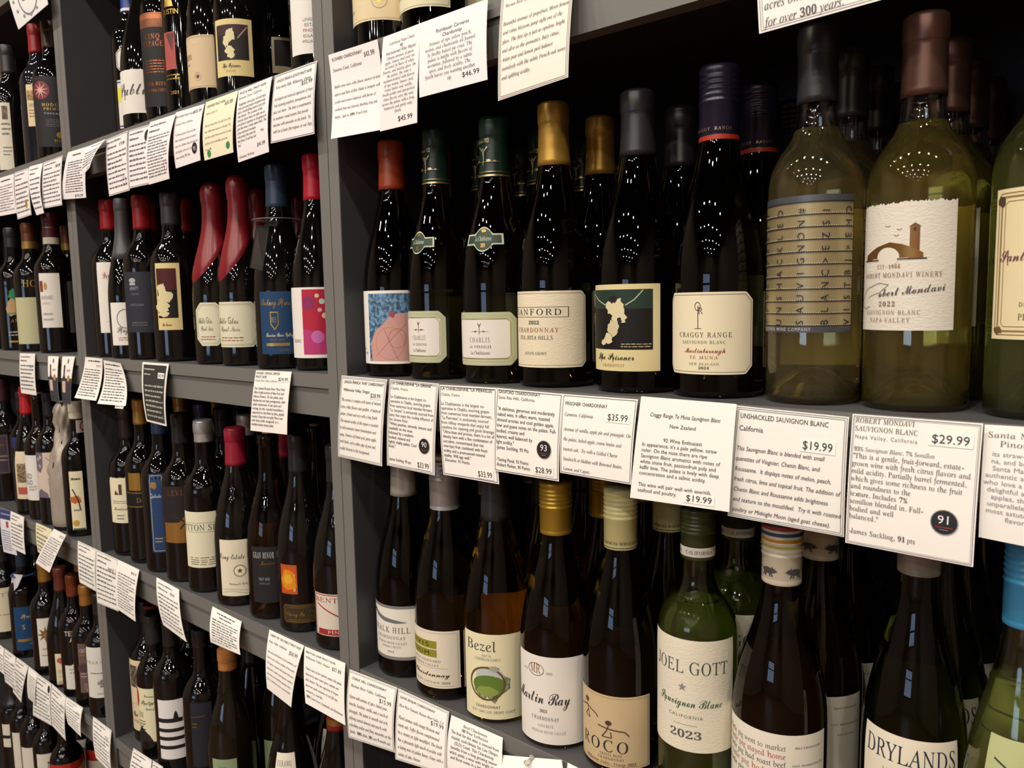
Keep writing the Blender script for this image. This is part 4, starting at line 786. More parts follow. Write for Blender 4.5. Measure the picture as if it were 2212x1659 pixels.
# ---------------- middle bay, bottom visible shelf
W7 = 'second-lowest shelf of the middle bay'; gp = 'red wine bottles on the second-lowest shelf of the middle bay'
B(4, 296, 1480, 1290, 'bord', .0378, .022, DK, ('foil', 'plastic:151515', 1345), [dict(ul=261, ur=309, vt=1428, vb=1580, m='r', paper='paper:d9c8a4', items=[('r', -.7, .62, .5, .93, 'photo:6a6258'), ('p', [(-.1, .8), (.0, .9), (.1, .8)], '2a2622'), ('o', .1, .25, .16, .14, .006, 'b0a080'), ('t', -.1, .2, .12, 'Roe', 's', K, .8), ('t', 0, .12, .05, 'NAPA VALLEY', 'r', G, .8)])], 1,
  'bottle with tall tan label showing a house photograph', W7, X=-1.562, h=.285, grp=gp, sb='bottle with tall tan label')
B(4, 337, 1500, 1327, 'bord', .0372, .014, DK2, ('foil', 'plastic:2a2a2c', 1394, [(.072, .078, 'plastic:8c1a34')]), [dict(ul=302, ur=360, vt=1481, vb=1594, m='r', paper='paper:e0dcb8', items=[('blob', -.75, .82, .12, .2, 3, 'b02a24'), ('t', .2, .84, .07, 'Consumed', 's', K, .6), ('t', .1, .70, .13, 'Pasqua', 's', K, .9), ('t', .3, .60, .07, 'Product of Italy', 's', K, .7), ('t', -.35, .44, .16, 'IN', 'r', K, .4), ('g', -.6, .1, -.1, .4, 6, '3a3a34'), ('p', [(-1, 0), (.3, 0), (.1, .12), (-.4, .28)], K)])], 1,
  'bottle with pale label, ornate lettering and red top disc', W7, grp=gp, sb='bottle with ornate pale label')
B(4, 381, 1540, 1350, 'bord', .0385, .006, DK, ('foil', 'plastic:161616', 1400), [dict(ul=343, ur=424, vt=1489, vb=1613, m='r', paper='paper:e4e2e2', items=[('r', -1, .62, .12, .69, K), ('p', [(-.28, .69), (-.22, .78), (-.16, .82), (-.1, .78), (-.04, .69)], K), ('r', -1, .46, .14, .52, K), ('r', -1, .32, .16, .38, K), ('r', -1, .17, .18, .23, K)])], 1,
  'bottle with white label and four thick black bars', W7, h=.30, grp=gp, sb='bottle with four black bars')
B(4, 446, 1560, 1370, 'bord', .0378, .014, DK2, ('foil', 'plastic:151515', 1400), [dict(ul=414, ur=460, vt=1514, vb=1650, m='r', paper='paper:23262e', items=[('l', [(-.9, .78), (.4, .80)], .008, GD), ('g', -.9, .6, -.4, .7, 2, GD)])], 2,
  'bottle with midnight blue label and thin gold line', W7, h=.30, grp=gp, sb='bottle with midnight blue label')
B(4, 502, 1600, 1399, 'burg', .0410, .010, 'd14110a', ('foil', 'cork:b9783a', 1450), [dict(ul=462, ur=514, vt=1637, vb=1730, m='r', paper='paper:8fa07c', items=[('t', -.1, .78, .08, 'RED WINE', 'x', '4a5a44', .6)])], 1,
  'brown bottle with cork-coloured cap and sage green label', W7, grp=gp, sb='bottle with cork-coloured cap')
B(4, 552, 1560, 1400, 'burg', .0405, .105, DK, ('foil', 'plastic:161616', 1440), [dict(ul=556, ur=592, vt=1592, vb=1700, m='c', hw=60, paper='paper:5f6e58', items=[('g', -.7, .4, .7, .9, 7, '3a463a')])], 0,
  'set-back dark bottle with dull green text label', W7, h=.297, grp=gp)
B(4, 628, 1590, 1430, 'burg', .0405, .020, DK2, ('foil', 'plastic:1a1a1a', 1470), [dict(ul=594, ur=640, vt=1624, vb=1720, m='r', paper='paper:e2dccc', items=[('t', -.05, .72, .17, 'CERAMO', 'w', '2f3a34', 1.5), ('t', 0, .6, .08, 'CERTIFIED ORGANIC', 'x', G, 1.4)])], 1,
  'slender dark bottle with white organic label', W7, h=.297, grp=gp, sb='slender bottle with white organic label')
B(4, 683, 1620, 1490, 'burg', .0410, .016, DK, ('foil', 'plastic:8c1a24', 1580, [(.008, .017, 'foil:a8803a')]), [], 1,
  'bottle with red capsule and gold band behind a card', W7, X=-.935, h=.297, grp=gp, sb='red-capsuled bottle with gold band')

# ---------------- left bay
W8 = 'top shelf of the left bay'; gp = 'red wine bottles on the top shelf of the left bay'
B(1, 4, 260, 118, 'bord', .0378, .030, DK2, ('foil', 'foil:b0a698', 180), [dict(ul=-25, ur=7, vt=260, vb=310, m='r', paper='paper:d5d2cc')], 1, 'bottle with beige capsule cut by the left edge', W8, grp=gp, sb='bottle with beige capsule')
B(1, 28, 280, 100, 'bord', .0378, .022, DK, ('foil', 'plastic:2c2b30', 158), [dict(ul=-5, ur=26, vt=222, vb=367, m='r', paper='paper:d2cdbc', items=[('r', .0, .75, .7, .95, 'photo:6a5a44'), ('g', -.2, .5, .9, .72, 3, '4a4a4a'), ('g', -.2, .2, .9, .36, 3, '6a6a6a')])], 1, 'dark-capsuled bottle with tall narrow grey-beige label', W8, grp=gp, sb='dark-capsuled bottle')
B(1, 91, 240, 56, 'bord', .0378, .030, 'd1a1c24', ('foil', 'plastic:9c1c26', 114), [dict(ul=59, ur=95, vt=184, vb=274, m='r', hw=None, paper='paper:dac9a0', items=[('r', -.9, .62, .9, .86, 'photo:b08a50'), ('t', 0, .46, .13, 'GREENVRE', 'r', K, 1.6), ('g', -.8, .2, .8, .42, 3, '8a4a3a')])], 2, 'red-capsuled bottle with tan château landscape label', W8, grp=gp, sb='red-capsuled bottle with tan label')
B(1, 121, 250, 48, 'bord', .0378, .026, DK, ('foil', 'foil:6a6258', 102), [dict(ul=84, vt=168, vb=320, m='l', hw=85, paper='paper:222124', items=[('e', -.62, .80, .13, .13, '7a2030'), ('star', -.62, .80, .12, .03, 9, 'd0a898'), ('t', -.3, .575, .06, 'MODUS', 'w', GM, .6), ('t', -.3, .52, .05, 'PRIMO', 'w', GM, .5), ('t', -.25, .46, .035, 'TOSCANA', 'x', 'c0c0c0', .6), ('g', -.5, .28, .0, .40, 5, '5a5a5e'), ('e', -.1, .17, .06, .05, GD), ('t', -.1, .07, .05, 'RUFFINO', 'w', GM, .4)])], 1, 'black-labelled bottle with red fan disc and gold crest', W8, grp=gp, sb='bottle with red fan disc')

W9 = 'middle shelf of the left bay'; gp = 'red wine bottles on the middle shelf of the left bay'
B(2, -2, 640, 500, 'bord', .0378, .024, DK, ('foil', 'plastic:2a1a1e', 545), [], 1, 'dark bottle cut by the left edge', W9, grp=gp)
B(2, 36, 640, 493, 'bord', .0378, .022, DK2, ('foil', 'plastic:1e1e22', 536), [dict(ul=9, vt=612, vb=740, m='l', hw=80, items=[('blob', -.2, .82, .11, .13, 4, '1d7a54'), ('blob', -.35, .80, .08, .1, 5, '1d7a54'), ('r', -.22, .5, -.12, .8, '1d6a48'), ('blob', -.4, .58, .1, .16, 6, 'b09064'), ('r', -.6, .48, .3, .50, '1d7a54'), ('t', -.2, .34, .08, 'FAMILY', 'w', 'a86a4a', .8), ('g', -.6, .1, .3, .2, 2, 'a9a9a9'), ('r', -.6, .0, .4, .03, GM)])], 1, 'black bottle printed with green tree above a gold line', W9, grp=gp, sb='bottle printed with green tree')
B(2, 74, 640, 483, 'bord', .0378, .024, DK, ('foil', 'foil:7a4a30', 537, [(.0, .016, 'foil:b08a4a')]), [dict(ul=46, vt=643, vb=743, m='l', hw=85, paper='paper:b9b793', items=[('r', .0, .86, .3, 1, '8a8684'), ('r', .1, .42, .4, .58, '8a8684')]), dict(name='shoulder_print', ul=45, vt=596, vb=630, m='l', hw=80, items=[('t', -.2, .3, .6, 'HOLT', 'r', GM, .9)])], 1, 'brown-capsuled bottle with olive label under gold letters', W9, grp=gp, sb='brown-capsuled bottle with olive label')
B(2, 101, 640, 478, 'bord', .0370, .085, DK2, ('foil', 'plastic:8c2234', 530), [dict(ul=76, vt=607, vb=718, m='l', hw=80, paper='paper:dad7d0', items=[('o', -.1, .5, .15, .2, .02, G)])], 0, 'wine-red-capsuled bottle, white label mostly hidden', W9, X=-1.800, grp=gp)
B(2, 121, 640, 460, 'bord', .0378, .018, DK, ('foil', 'plastic:541822', 527, [(.0, .014, 'plastic:d5d0bc'), (.034, .0355, 'gilt:c0a060')]), [dict(ul=88, ur=132, vt=590, vb=707, m='r', paper='paper:dedad2', items=[('r', -.95, .66, -.6, .86, '7a3a20'), ('e', -.35, .76, .03, .07, 'b08a40'), ('t', -.25, .52, .10, 'MADAME', 'r', G, 1.2), ('t', -.4, .43, .05, 'CLASSICO', 'r', 'a05a5a', .8), ('g', -.8, .1, .2, .3, 2, '9a9a9a')])], 1, 'dark red-capsuled bottle with white neck ring', W9, grp=gp, sb='bottle with white neck ring')
B(2, 155, 640, 478, 'bord', .0378, .030, DK2, ('foil', 'plastic:8c1a1e', 540), [dict(ul=131, vt=605, vb=712, m='l', hw=85, paper='paper:dcd8ce', items=[('t', -.45, .82, .1, 'MULIER', 'r', G, .9), ('o', -.5, .35, .16, .16, .015, G), ('g', -.8, .14, .0, .2, 1, G)])], 1, 'red-capsuled bottle with sketched white label at the upright', W9, X=-1.700, grp=gp, sb='red-capsuled bottle at the upright')

W10 = 'lower shelf of the left bay'; gp = 'red wine bottles on the lower shelf of the left bay'
B(3, 16, 960, 818, 'bord', .0378, .040, DK, ('foil', 'plastic:3d1c26', 868), [dict(ul=-15, ur=20, vt=938, vb=1022, m='r', paper='paper:3a2f3a', items=[('f', .03, .01, '7a6a60', .01), ('t', .3, .72, .09, 'Petite', 's', GD, .8), ('g', -.2, .3, .8, .5, 2, '8a7a70')])], 1, 'purple-capsuled bottle with dusky purple label', W10, grp=gp, sb='purple-capsuled bottle')
B(3, 52, 960, 845, 'bord', .0378, .060, DK2, ('foil', 'plastic:2a1a24', 890), [dict(ul=36, vt=945, vb=968, m='l', hw=80, paper='paper:27306a')], 0, 'set-back bottle with small blue band on its shoulder', W10, grp=gp)
B(3, 66, 960, 835, 'burg', .0385, .020, DK, ('foil', 'plastic:a81820', 895), [dict(ul=45, vt=975, vb=1077, m='l', hw=80, paper='paper:d5c9ac', items=[('r', -.9, .35, -.2, .75, 'photo:8a7a5a'), ('r', -.9, .1, -.3, .25, 'b0524a')])], 0, 'scarlet-necked bottle with picture label half hidden', W10, grp=gp)
B(3, 82, 960, 851, 'bord', .0372, .012, 'd120a06', ('cork', None), [dict(ul=57, ur=90, vt=983, vb=1080, m='r', paper='paper:dddbd6', items=[('t', -.3, .48, .16, 'RED', 'a', K, .9), ('t', -.3, .34, .16, 'DUO', 'a', K, .9), ('t', .1, .28, .06, 'PORTLAND', 'a', '7a4a34', .9, .15), ('t', .1, .22, .06, 'PROJECT', 'a', '7a4a34', .9, .1)])], 1, 'open amber-necked bottle with white block-letter label', W10, grp=gp, sb='amber-necked bottle')
B(3, 106, 960, 845, 'bord', .0378, .010, DK2, ('foil', 'plastic:14171f', 901), [dict(ul=81, ur=126, vt=976, vb=1073, m='r', paper='paper:cdbcae', items=[('p', [(-1, 1), (-.1, 1), (-.15, .7), (-.4, .55), (-.9, .6)], '6a6272'), ('p', [(-1, 0), (.2, 0), (.1, .1), (-.5, .2), (-.9, .12)], '6a6272'), ('e', -.6, .85, .03, .04, 'b5a8a4'), ('e', -.35, .9, .03, .04, 'b5a8a4'), ('e', -.45, .7, .03, .04, 'b5a8a4'), ('l', [(.1, .9), (.5, .8), (.6, .7)], .012, G), ('o', .6, .35, .1, .12, .008, '9a8a84')])], 1, 'dark bottle with pink-beige label and patterned corner', W10, grp=gp, sb='bottle with pink-beige label')
B(3, 143, 1000, 868, 'burg', .0400, .002, DK, ('wax', 'wrap:aaa092', .0, .0, 0), [dict(ul=116, vt=1010, vb=1110, m='l', hw=80, items=[('t', -.1, .35, .6, 'les', 's', '3a3634', .8), ('t', .0, .12, .16, 'QUERIES', 'w', '4a4642', 1.2)])], 0, 'bottle wrapped in twisted greige paper with black script', W10, grp=gp)
B(3, 172, 1000, 868, 'bord', .0375, .014, DK2, ('foil', 'plastic:cfcab4', 905), [dict(name='neck_seal', ul=165, ur=184, vt=908, vb=935, m='c', hw=70, paper='paper:c9b8b0', items=[('e', 0, .5, .4, .42, 'a02a2e'), ('e', 0, .5, .3, .32, 'ddd8cc'), ('blob', 0, .5, .15, .18, 3, K)]), dict(ul=153, ur=182, vt=1017, vb=1143, m='r', paper='paper:dfd8b8', items=[('g', -.7, .82, .7, .92, 1, K), ('blob', -.2, .52, .1, .08, 4, 'b8642a'), ('l', [(-.6, .7), (.2, .5), (.4, .35)], .02, K), ('g', -.6, .3, .6, .38, 1, G), ('blob', -.4, .12, .06, .06, 5, 'c09a2a'), ('r', -.9, .0, .9, .03, '3a5a3a')])], 0, 'bottle with rooster-style round neck seal and cream label', W10, grp=gp)

W11 = 'second-lowest shelf of the left bay'; gp = 'red wine bottles on the second-lowest shelf of the left bay'
B(4, 12, 1300, 1190, 'bord', .0378, .035, DK2, ('foil', 'plastic:1a1a1e', 1215), [dict(ur=36, vt=1264, vb=1357, m='r', paper='paper:d5ccb2', items=[('t', .1, .80, .12, 'JOEL GOTT', 'r', G, 1.5), ('t', .0, .58, .12, '815', 'r', 'a05a44', .5), ('g', -.4, .36, .8, .42, 1, 'a07a64')])], 1, 'bottle with pale cream label near the left edge', W11, grp=gp, sb='bottle with pale cream label')
def tag2(root, X, Y, zs, h, rz, zat, pt, ac):
    zc = zat(1243); rr = rz(zc) + .003; t = link('neck_tag', None, None, (X, Y, zs)); tag(t, 'white paper tag on a blue ring round the navy-capsuled bottle', 'tag')
    b = MB(); b.lathe([(rr, zc), (rr + .010, zc - .0005), (rr + .010, zc + .0008), (rr, zc + .001)], 'plastic:2a4468', 24); b.build('ring', t)
    P = [at(26, 1240, .02), at(49, 1242, .012), at(38, 1268, .008), at(22, 1285, .010)]
    V = [q - np.array([X, Y, zs]) for q in P]; m = MB(); m.add(V + [v + np.array([0, .001, 0]) for v in V], [(0, 1, 2, 3), (7, 6, 5, 4), (0, 4, 5, 1), (1, 5, 6, 2), (2, 6, 7, 3), (3, 7, 4, 0)], 'card:c9c9cc'); m.build('booklet', t)
B(4, 58, 1310, 1180, 'bord', .0378, .020, DK, ('foil', 'plastic:1d2b40', 1225), [dict(ul=32, ur=85, vt=1303, vb=1395, m='r', paper='paper:1b4068', items=[('t', .1, .74, .14, 'Strong', 's', 'b9b08a', 1.0), ('t', -.2, .48, .16, 'S', 'r', 'b9b08a', .25), ('r', -.8, .20, .3, .26, GM), ('g', .1, .12, .8, .16, 1, '8a9ab0')])], 1, 'navy-capsuled bottle with deep blue label and tag', W11, grp=gp, sb='navy-capsuled bottle', extra=tag2)
B(4, 105, 1330, 1208, 'bord', .0378, .014, DK2, ('foil', 'foil:a87b35', 1258), [dict(ul=83, ur=122, vt=1331, vb=1433, m='r', paper='paper:dcd7cc', items=[('star', -.1, .66, .17, .07, 8, '7a5a24'), ('t', -.1, .62, .09, 'G7', 'r', 'd5d0c0', .3), ('t', -.0, .34, .09, 'del Sol', 's', G, 1.2), ('g', -.7, .2, .8, .26, 1, '6a6a6a')])], 1, 'gold-capsuled bottle with brown eight-pointed star label', W11, grp=gp, sb='gold-capsuled bottle with star label')
B(4, 142, 1370, 1224, 'burg', .0400, .014, DK, ('foil', 'foil:7a4238', 1277), [dict(ul=121, ur=159, vt=1407, vb=1479, m='r', paper='paper:dcd4b4', items=[('blob', -.4, .8, .1, .1, 3, 'b05a4a'), ('t', -.1, .42, .16, 'VENTOUX', 'r', 'a03a30', 1.4), ('l', [(-.9, .34), (.9, .34)], .01, 'a07a5a'), ('t', -.2, .1, .16, 'VILLAS', 'r', 'a03a30', 1.0)])], 1, 'copper-brown-capsuled bottle with short cream and red label', W11, grp=gp, sb='copper-brown-capsuled bottle')
B(4, 166, 1400, 1240, 'bord', .0378, .018, DK2, ('foil', 'foil:8c4a2e', 1289), [dict(name='shoulder_print', ul=148, vt=1360, vb=1390, m='l', hw=80, items=[('t', -.3, .55, .5, 'TERRAZAS', 'a', 'd5d0c8', 1.2), ('t', -.3, .1, .5, 'ANDES', 'a', 'd5d0c8', .8)]), dict(ul=155, vt=1417, vb=1488, m='l', hw=80, paper='paper:d8d6d0', top=lambda x: .72 + .28 * max(0, 1 - abs(x + .1) * 1.6), items=[('g', -.8, .45, .2, .65, 2, '8a8a84')])], 0, 'copper-capsuled bottle with mountain-shaped white label', W11, grp=gp)
B(4, 192, 1420, 1262, 'bord', .0378, .010, DK, ('foil', 'foil:b5803a', 1309), [dict(ul=171, ur=206, vt=1387, vb=1492, m='r', paper='paper:6a5450', items=[('t', 0, .82, .11, 'CRISTINE', 'r', 'd5c9c0', 1.5), ('r', -.9, .76, .9, .78, '9a6a4a'), ('blob', 0, .5, .2, .12, 3, '4a3634'), ('g', -.8, .3, .4, .42, 2, 'b5a49c'), ('r', -.4, .08, .5, .2, '8a6a62'), ('t', .2, .03, .08, 'BANFI', 'r', 'd5c9c0', .8)])], 1, 'orange-gold-capsuled bottle with mauve brown picture label', W11, grp=gp, sb='orange-gold-capsuled bottle')
B(4, 226, 1440, 1280, 'bord', .0378, .012, DK2, ('foil', 'plastic:1c1c1c', 1330), [dict(ul=199, vt=1396, vb=1504, m='l', hw=85, paper='paper:dad8d0', items=[('t', -.3, .68, .08, 'VILLA ANTINORI', 'r', K, 1.3), ('g', -.8, .46, -.1, .52, 1, G), ('blob', -.2, .28, .2, .12, 4, 'photo:9a9a96'), ('g', -.6, .06, 0, .1, 1, G)])], 0, 'bottle with white engraved villa label against the upright', W11, grp=gp)
W12 = 'lowest shelf of the left bay'; gp = 'red wine bottles on the lowest shelf of the left bay'
for (u, vm, X_, ul, vt, vb, dsc, itms) in [
    (38, 1600, None, 18, 1564, 1613, 'dark bottle with double white label nearest the left edge', [('r', -1, .38, 1, .52, K), ('blob', -.3, .75, .06, .12, 3, K)]),
    (58, 1610, None, 40, 1582, 1660, 'bottle with etched grey tree label', [('blob', 0, .5, .3, .3, 4, 'photo:7a7a76')]),
    (82, 1620, None, 59, 1613, 1690, 'bottle with white label and black branch', [('t', 0, .7, .2, 'OE', 'a', K, .5), ('l', [(-.6, .35), (.8, .4)], .03, K)]),
    (110, 1640, None, 95, 1629, 1700, 'bottle with cream label reading large letters', [('t', -.2, .55, .3, 'MI', 'r', K, .7)]),
    (146, 1650, None, 120, 1650, 1700, 'rightmost front bottle, red and yellow label', [('r', -1, .55, 1, 1, 'b0281f'), ('p', [(-.1, .5), (1, .5), (1, 1)], 'd0b04a')])]:
    B(5, u, vm, 1500, 'bord', .0375, .012, DK, ('foil', 'plastic:1c1c1c', 1530), [dict(ul=ul, vt=vt, vb=vb, m='l', hw=75, paper='paper:d8d2c4', items=itms)], 1, dsc, W12, h=.30, grp=gp, sb=dsc)
B(5, 178, 1620, 1578, 'burg', .040, .070, DK2, ('plain', 'foil:8a8a88', 1609), [], 0, 'bottle with silver-grey cap', W12, X=-1.745, h=.30, grp=gp)
B(5, 204, 1650, 1590, 'bord', .0375, .012, DK, ('foil', 'plastic:6a1c28', 1628), [], 0, 'bottle with maroon capsule', W12, X=-1.692, h=.30, grp=gp)
stand_behind()

# ------------------------------------------------------------------ price cards
LIL = 'card:ece6e6'  # white card with the lilac tint of the upper edge's shadow mixed in
W, INK, PALE = 'card:efece6', '26262a', '8a8a8c'
BD = ('3a3a42', [(.018, .006)]); BD2 = ('5a5a60', [(.012, .004), (.028, .004)])
up = 'in the right bay'
card((842, 819), (948, 829), (939, 1027), (836, 1005), label='white card priced $33.99 with round 90 seal, right bay', border=BD2, out=.014, paras=[
  (-.9, .75, .985, .05, ['LA CHABLISIENNE "LA SEREINE"'], 'a', INK), (-.9, -.2, .925, .05, ['Chablis, France'], 'a', PALE),
  (-.9, .9, .83, .052, ['La Chablisienne is the largest co-', 'operative in Chablis, sourcing grapes', 'from numerous local member-farmers.', '"La Sereine" is exclusively sourced from', 'plots that enjoy the cooling influence of', 'the Sereine River.'], 'a', '5a5a5e'),
  (-.9, .85, .52, .052, ['"White peaches, almonds, lemons and', 'seashells on the nose,', 'followed by a medium-', 'bodied, mineral and', 'lightly chalky palate. Cool', 'finish."'], 'a', INK), (-.9, .05, .11, .05, ['-James Suckling, 90 pts'], 'a', INK)],
  sticker=(.55, .085, .55, .10, '$33.99'), score=(.58, .30, .22, '90', '141416', 'e8e8e8'))
card((738, 811), (836, 820), (832, 1006), (723, 987), label='bordered white card priced $28.99 at the double upright', border=BD2, out=.014, twist=.01, paras=[
  (-.85, .9, .955, .055, ['LINGUA FRANCA "AVNI" CHARDONNAY'], 'o', INK), (-.85, .35, .86, .055, ['Willamette Valley, Oregon'], 'o', INK),
  (-.9, .88, .76, .085, ['The aroma is complex with layers of mineral,', 'citrus, white flowers and gunflint. A balanced', 'palate, vibrant and racy with a long finish.', 'The natural acidity of the region is rounded', 'by labor-intensive barrel fermentation and', 'aging. Nuances of lemon peel, green apple,', 'fresh herbs, and a softer edge of pear and', 'vanilla blossom in the background.'], 'i', INK)],
  sticker=(.6, .80, .5, .085, '$28.99'))
card((949, 831), (1073, 838), (1078, 1046), (958, 1025), label='white card priced $33.99 beneath the 2019 badge bottle', border=BD, out=.014, paras=[
  (-.93, .9, .985, .05, ['LA CHABLISIENNE "LA PIERRELEE"'], 'a', INK), (-.93, -.25, .92, .05, ['Chablis, France'], 'a', PALE),
  (-.93, .95, .82, .052, ['La Chablisienne is the largest co-', 'operative in Chablis, sourcing grapes', 'from numerous local member-farmers.', '"La Pierrelee" is exclusively sourced', 'from hilltop vineyards that enjoy full', 'sunshine for ripening and good drainage.'], 'a', '5a5a5e'),
  (-.9, .92, .51, .052, ['"Ultra-clean and precise, there is a lot of', 'density here with a fine combination of', 'succulent, concentrated (but not', 'overripe) fruit combined with fresh', 'acidity and a pronounced mineral', 'quality. Will age well."', '-Decanter, 91 Points'], 'a', INK)],
  sticker=(.55, .08, .58, .10, '$33.99'))
card((1074, 838), (1216, 851), (1207, 1040), (1068, 1017), label='white card priced $28.99 with round 93 seal', border=BD, out=.014, paras=[
  (-.93, .35, .985, .055, ['SANFORD CHARDONNAY'], 'a', INK), (-.93, .2, .92, .055, ['Santa Rita Hills, California'], 'a', '6a6a6e'),
  (-.93, .9, .79, .066, ['"A delicious, generous and moderately', 'oaked wine. It offers warm, toasted', 'almond aromas and cool golden apple,', 'kiwi and guava notes on the palate. Full-', 'bodied, creamy and', 'layered, well balanced by', 'light acidity."', '-James Suckling, 93 Pts'], 'a', INK), (-.93, .15, .18, .062, ['-Tasting Panel, 93 Points', '-Robert Parker, 90 Points'], 'a', INK)],
  sticker=(.56, .10, .58, .11, '$28.99'), score=(.56, .34, .22, '93', '141416', 'e8e8e8'))
card((1216, 851), (1378, 863), (1363, 1047), (1210, 1021), label='white card priced $35.99 below the dark picture bottle', border=BD, out=.014, paras=[
  (-.9, .25, .92, .07, ['PRISONER CHARDONNAY'], 'a', INK), (-.9, -.1, .78, .065, ['Carneros, California'], 'i', INK),
  (-.9, .93, .64, .125, ['Aromas of vanilla, apple pie and pineapple. On', 'the palate, baked apple, creme brulee and', 'toasted oak.  Try with a Grilled Cheese', 'Sandwich or Halibut with Browned Butter,', 'Lemon, and Capers.'], 'i', INK)],
  sticker=(.55, .77, .62, .13, '$35.99'))
card((1591, 876), (1834, 901), (1823, 1160), (1572, 1114), label='double-ruled white card priced $19.99 below the cipher bottle', border=BD2, out=.010, paras=[
  (-.9, .68, .95, .07, ['UNSHACKLED SAUVIGNON BLANC'], 'a', INK), (-.9, -.45, .84, .07, ['California'], 'a', INK),
  (-.92, .94, .68, .092, ['This Sauvignon Blanc is blended with small', 'quantities of Viognier, Chenin Blanc, and', 'Roussanne.  It displays notes of melon, peach,', 'fresh citrus, lime and topical fruit. The addition of', 'Chenin Blanc and Roussanne adds brightness', 'and texture to the mouthfeel.  Try it with roasted', 'poultry or Midnight Moon (aged goat cheese).'], 'o', INK)],
  sticker=(.52, .73, .60, .12, '$19.99'))
card((1385, 856), (1591, 873), (1575, 1106), (1361, 1075), label='borderless white card priced $19.99 at its foot', out=.018, y0=-.0065, bulge=.001, paras=[
  (-.75, .72, .86, .06, ['Craggy Range Te Muna Sauvignon Blanc'], 'o', '3a3a3e', 'c'), (-.3, .25, .76, .055, ['New Zealand'], 'a', '3a3a3e', 'c'), (-.4, .4, .62, .055, ['92 Wine Enthusiast'], 'a', K, 'c'),
  (-.85, .78, .565, .056, ["In appearance, it's a pale yellow, straw", 'color. On the nose there are ripe', 'Sauvignon Blanc aromatics with notes of', 'white stone fruit, passionfruit pulp and', 'kaffir lime. The palate is lively with deep', 'concentration and a salinic acidity.', '', 'This wine will pair well with aperitifs,', 'seafood and poultry.'], 'a', '3a3a3e')],
  sticker=(.42, .08, .60, .10, '$19.99'))
card((1842, 894), (2124, 915), (2102, 1225), (1826, 1172), label='large white card priced $29.99 with round 91 seal', border=('6a6a70', [(.012, .004), (.022, .002)]), out=.014, y0=-.0075, paras=[
  (-.93, .08, .985, .062, ['ROBERT MONDAVI', 'SAUVIGNON BLANC'], 'r', INK), (-.93, .08, .86, .056, ['Napa Valley, California'], 'x', '6a6a6e'), (-.93, .35, .76, .048, ['93% Sauvignon Blanc, 7% Semillon'], 'i', '5a5a5e'),
  (-.94, .9, .71, .058, ['"This is a gentle, fruit-forward, estate-', 'grown wine with fresh citrus flavors and', 'mild acidity. Partially barrel fermented,', 'which gives some richness to the fruit', 'and roundness to the', 'texture. Includes 7%', 'semillon blended in. Full-', 'bodied and well', 'balanced."', '', '-James Suckling, 91 pts'], 'r', INK)],
  sticker=(.56, .87, .66, .105, '$29.99'), score=(.55, .28, .21, '91', '141416', 'e8e8e8'))
card((2127, 917), (2345, 930), (2335, 1205), (2114, 1160), label='white card with grey lettering cut by the right edge', out=.012, paras=[
  (-.9, .9, .95, .075, ['Santa Margherita', 'Pinot Grigio'], 'r', '5a5a60', 'c'), (-.95, .95, .78, .062, ['its straw-yellow color,', 'na, and bright notes of', 'Santa Margherita is as', 'authentic as it is loved by', 'who love a dry white with', 'delightful aromas of ripe', 'apples, their signature', 'unparalleled. It wins the', 'most astute connoisseur', 'flavorful wine'], 'a', '8a8a90', 'c')])
# upper edge, right bay
card((709, 119), (815, 85), (822, 279), (719, 301), label='curled white card with handwritten $41.99 at the upright', paper=LIL, out=.016, bulge=-.004, twist=-.006, paras=[
  (-.88, .35, .955, .06, ['FLOWERS CHARDONNAY'], 'o', INK), (-.88, .3, .83, .06, ['Sonoma Coast, California'], 'i', INK),
  (-.88, .95, .66, .09, ['Bright citrus notes, white flower, nuances of dried', 'apricot and hints of flint. Palate is energetic with', 'acidity and tension balanced with flavors of', 'orchard fruit and almond, finishing long and', 'bright.  Aged in 100% French Oak.'], 'i', INK)], items=[('t', .62, .86, .075, '$41.99', 'i', '4a4a4e', .42)])
card((828, 81), (911, 49), (901, 265), (821, 284), label='narrow white card priced $45.99 with centred text', paper=LIL, out=.016, paras=[
  (-.6, .7, .92, .05, ['Cakebread Napa Chard', '92'], 'r', K, 'c'), (-.75, .8, .82, .05, ['International Wine Report'], 'i', K, 'c'),
  (-.85, .88, .765, .0475, ['Vibrant aromas of green', 'apple, lemon, and pear are', 'accented by hints of white', 'flowers, and baking spice. On', 'the palate, the wine is', 'medium-bodied with flavors', 'of ripe melon, lemon curd,', 'creme brulee and vanilla.', 'Fresh acidity and just-picked', 'citrus flavors carry the wine', 'across the palate with a long,', 'balanced, and gentle oaky', 'finish.'], 'r', '3a3a3e', 'c')], items=[('t', .38, .06, .075, '$45.99', 'a', INK, .78)])
card((911, 49), (1054, -3), (1053, 172), (906, 211), label='plain white card priced $46.99 below the yellow-labelled bottle', paper=LIL, out=.016, y0=-.006, paras=[
  (-.5, .5, .84, .075, ['Rombauer Carneros', 'Chardonnay'], 'a', '34303e', 'c'), (-.8, .7, .685, .071, ['Aromas of ripe yellow peach,', 'melon, and chamomile all framed', 'by freshly baked pie crust. The', 'palate is bright with flavors of', 'nectarine, followed by a subtle', 'spice, and lively acidity. The', 'finish leaves you wanting another', 'sip.'], 'r', '4a4650', 'c')], items=[('t', .55, .11, .09, '$46.99', 'a', INK, .5)])
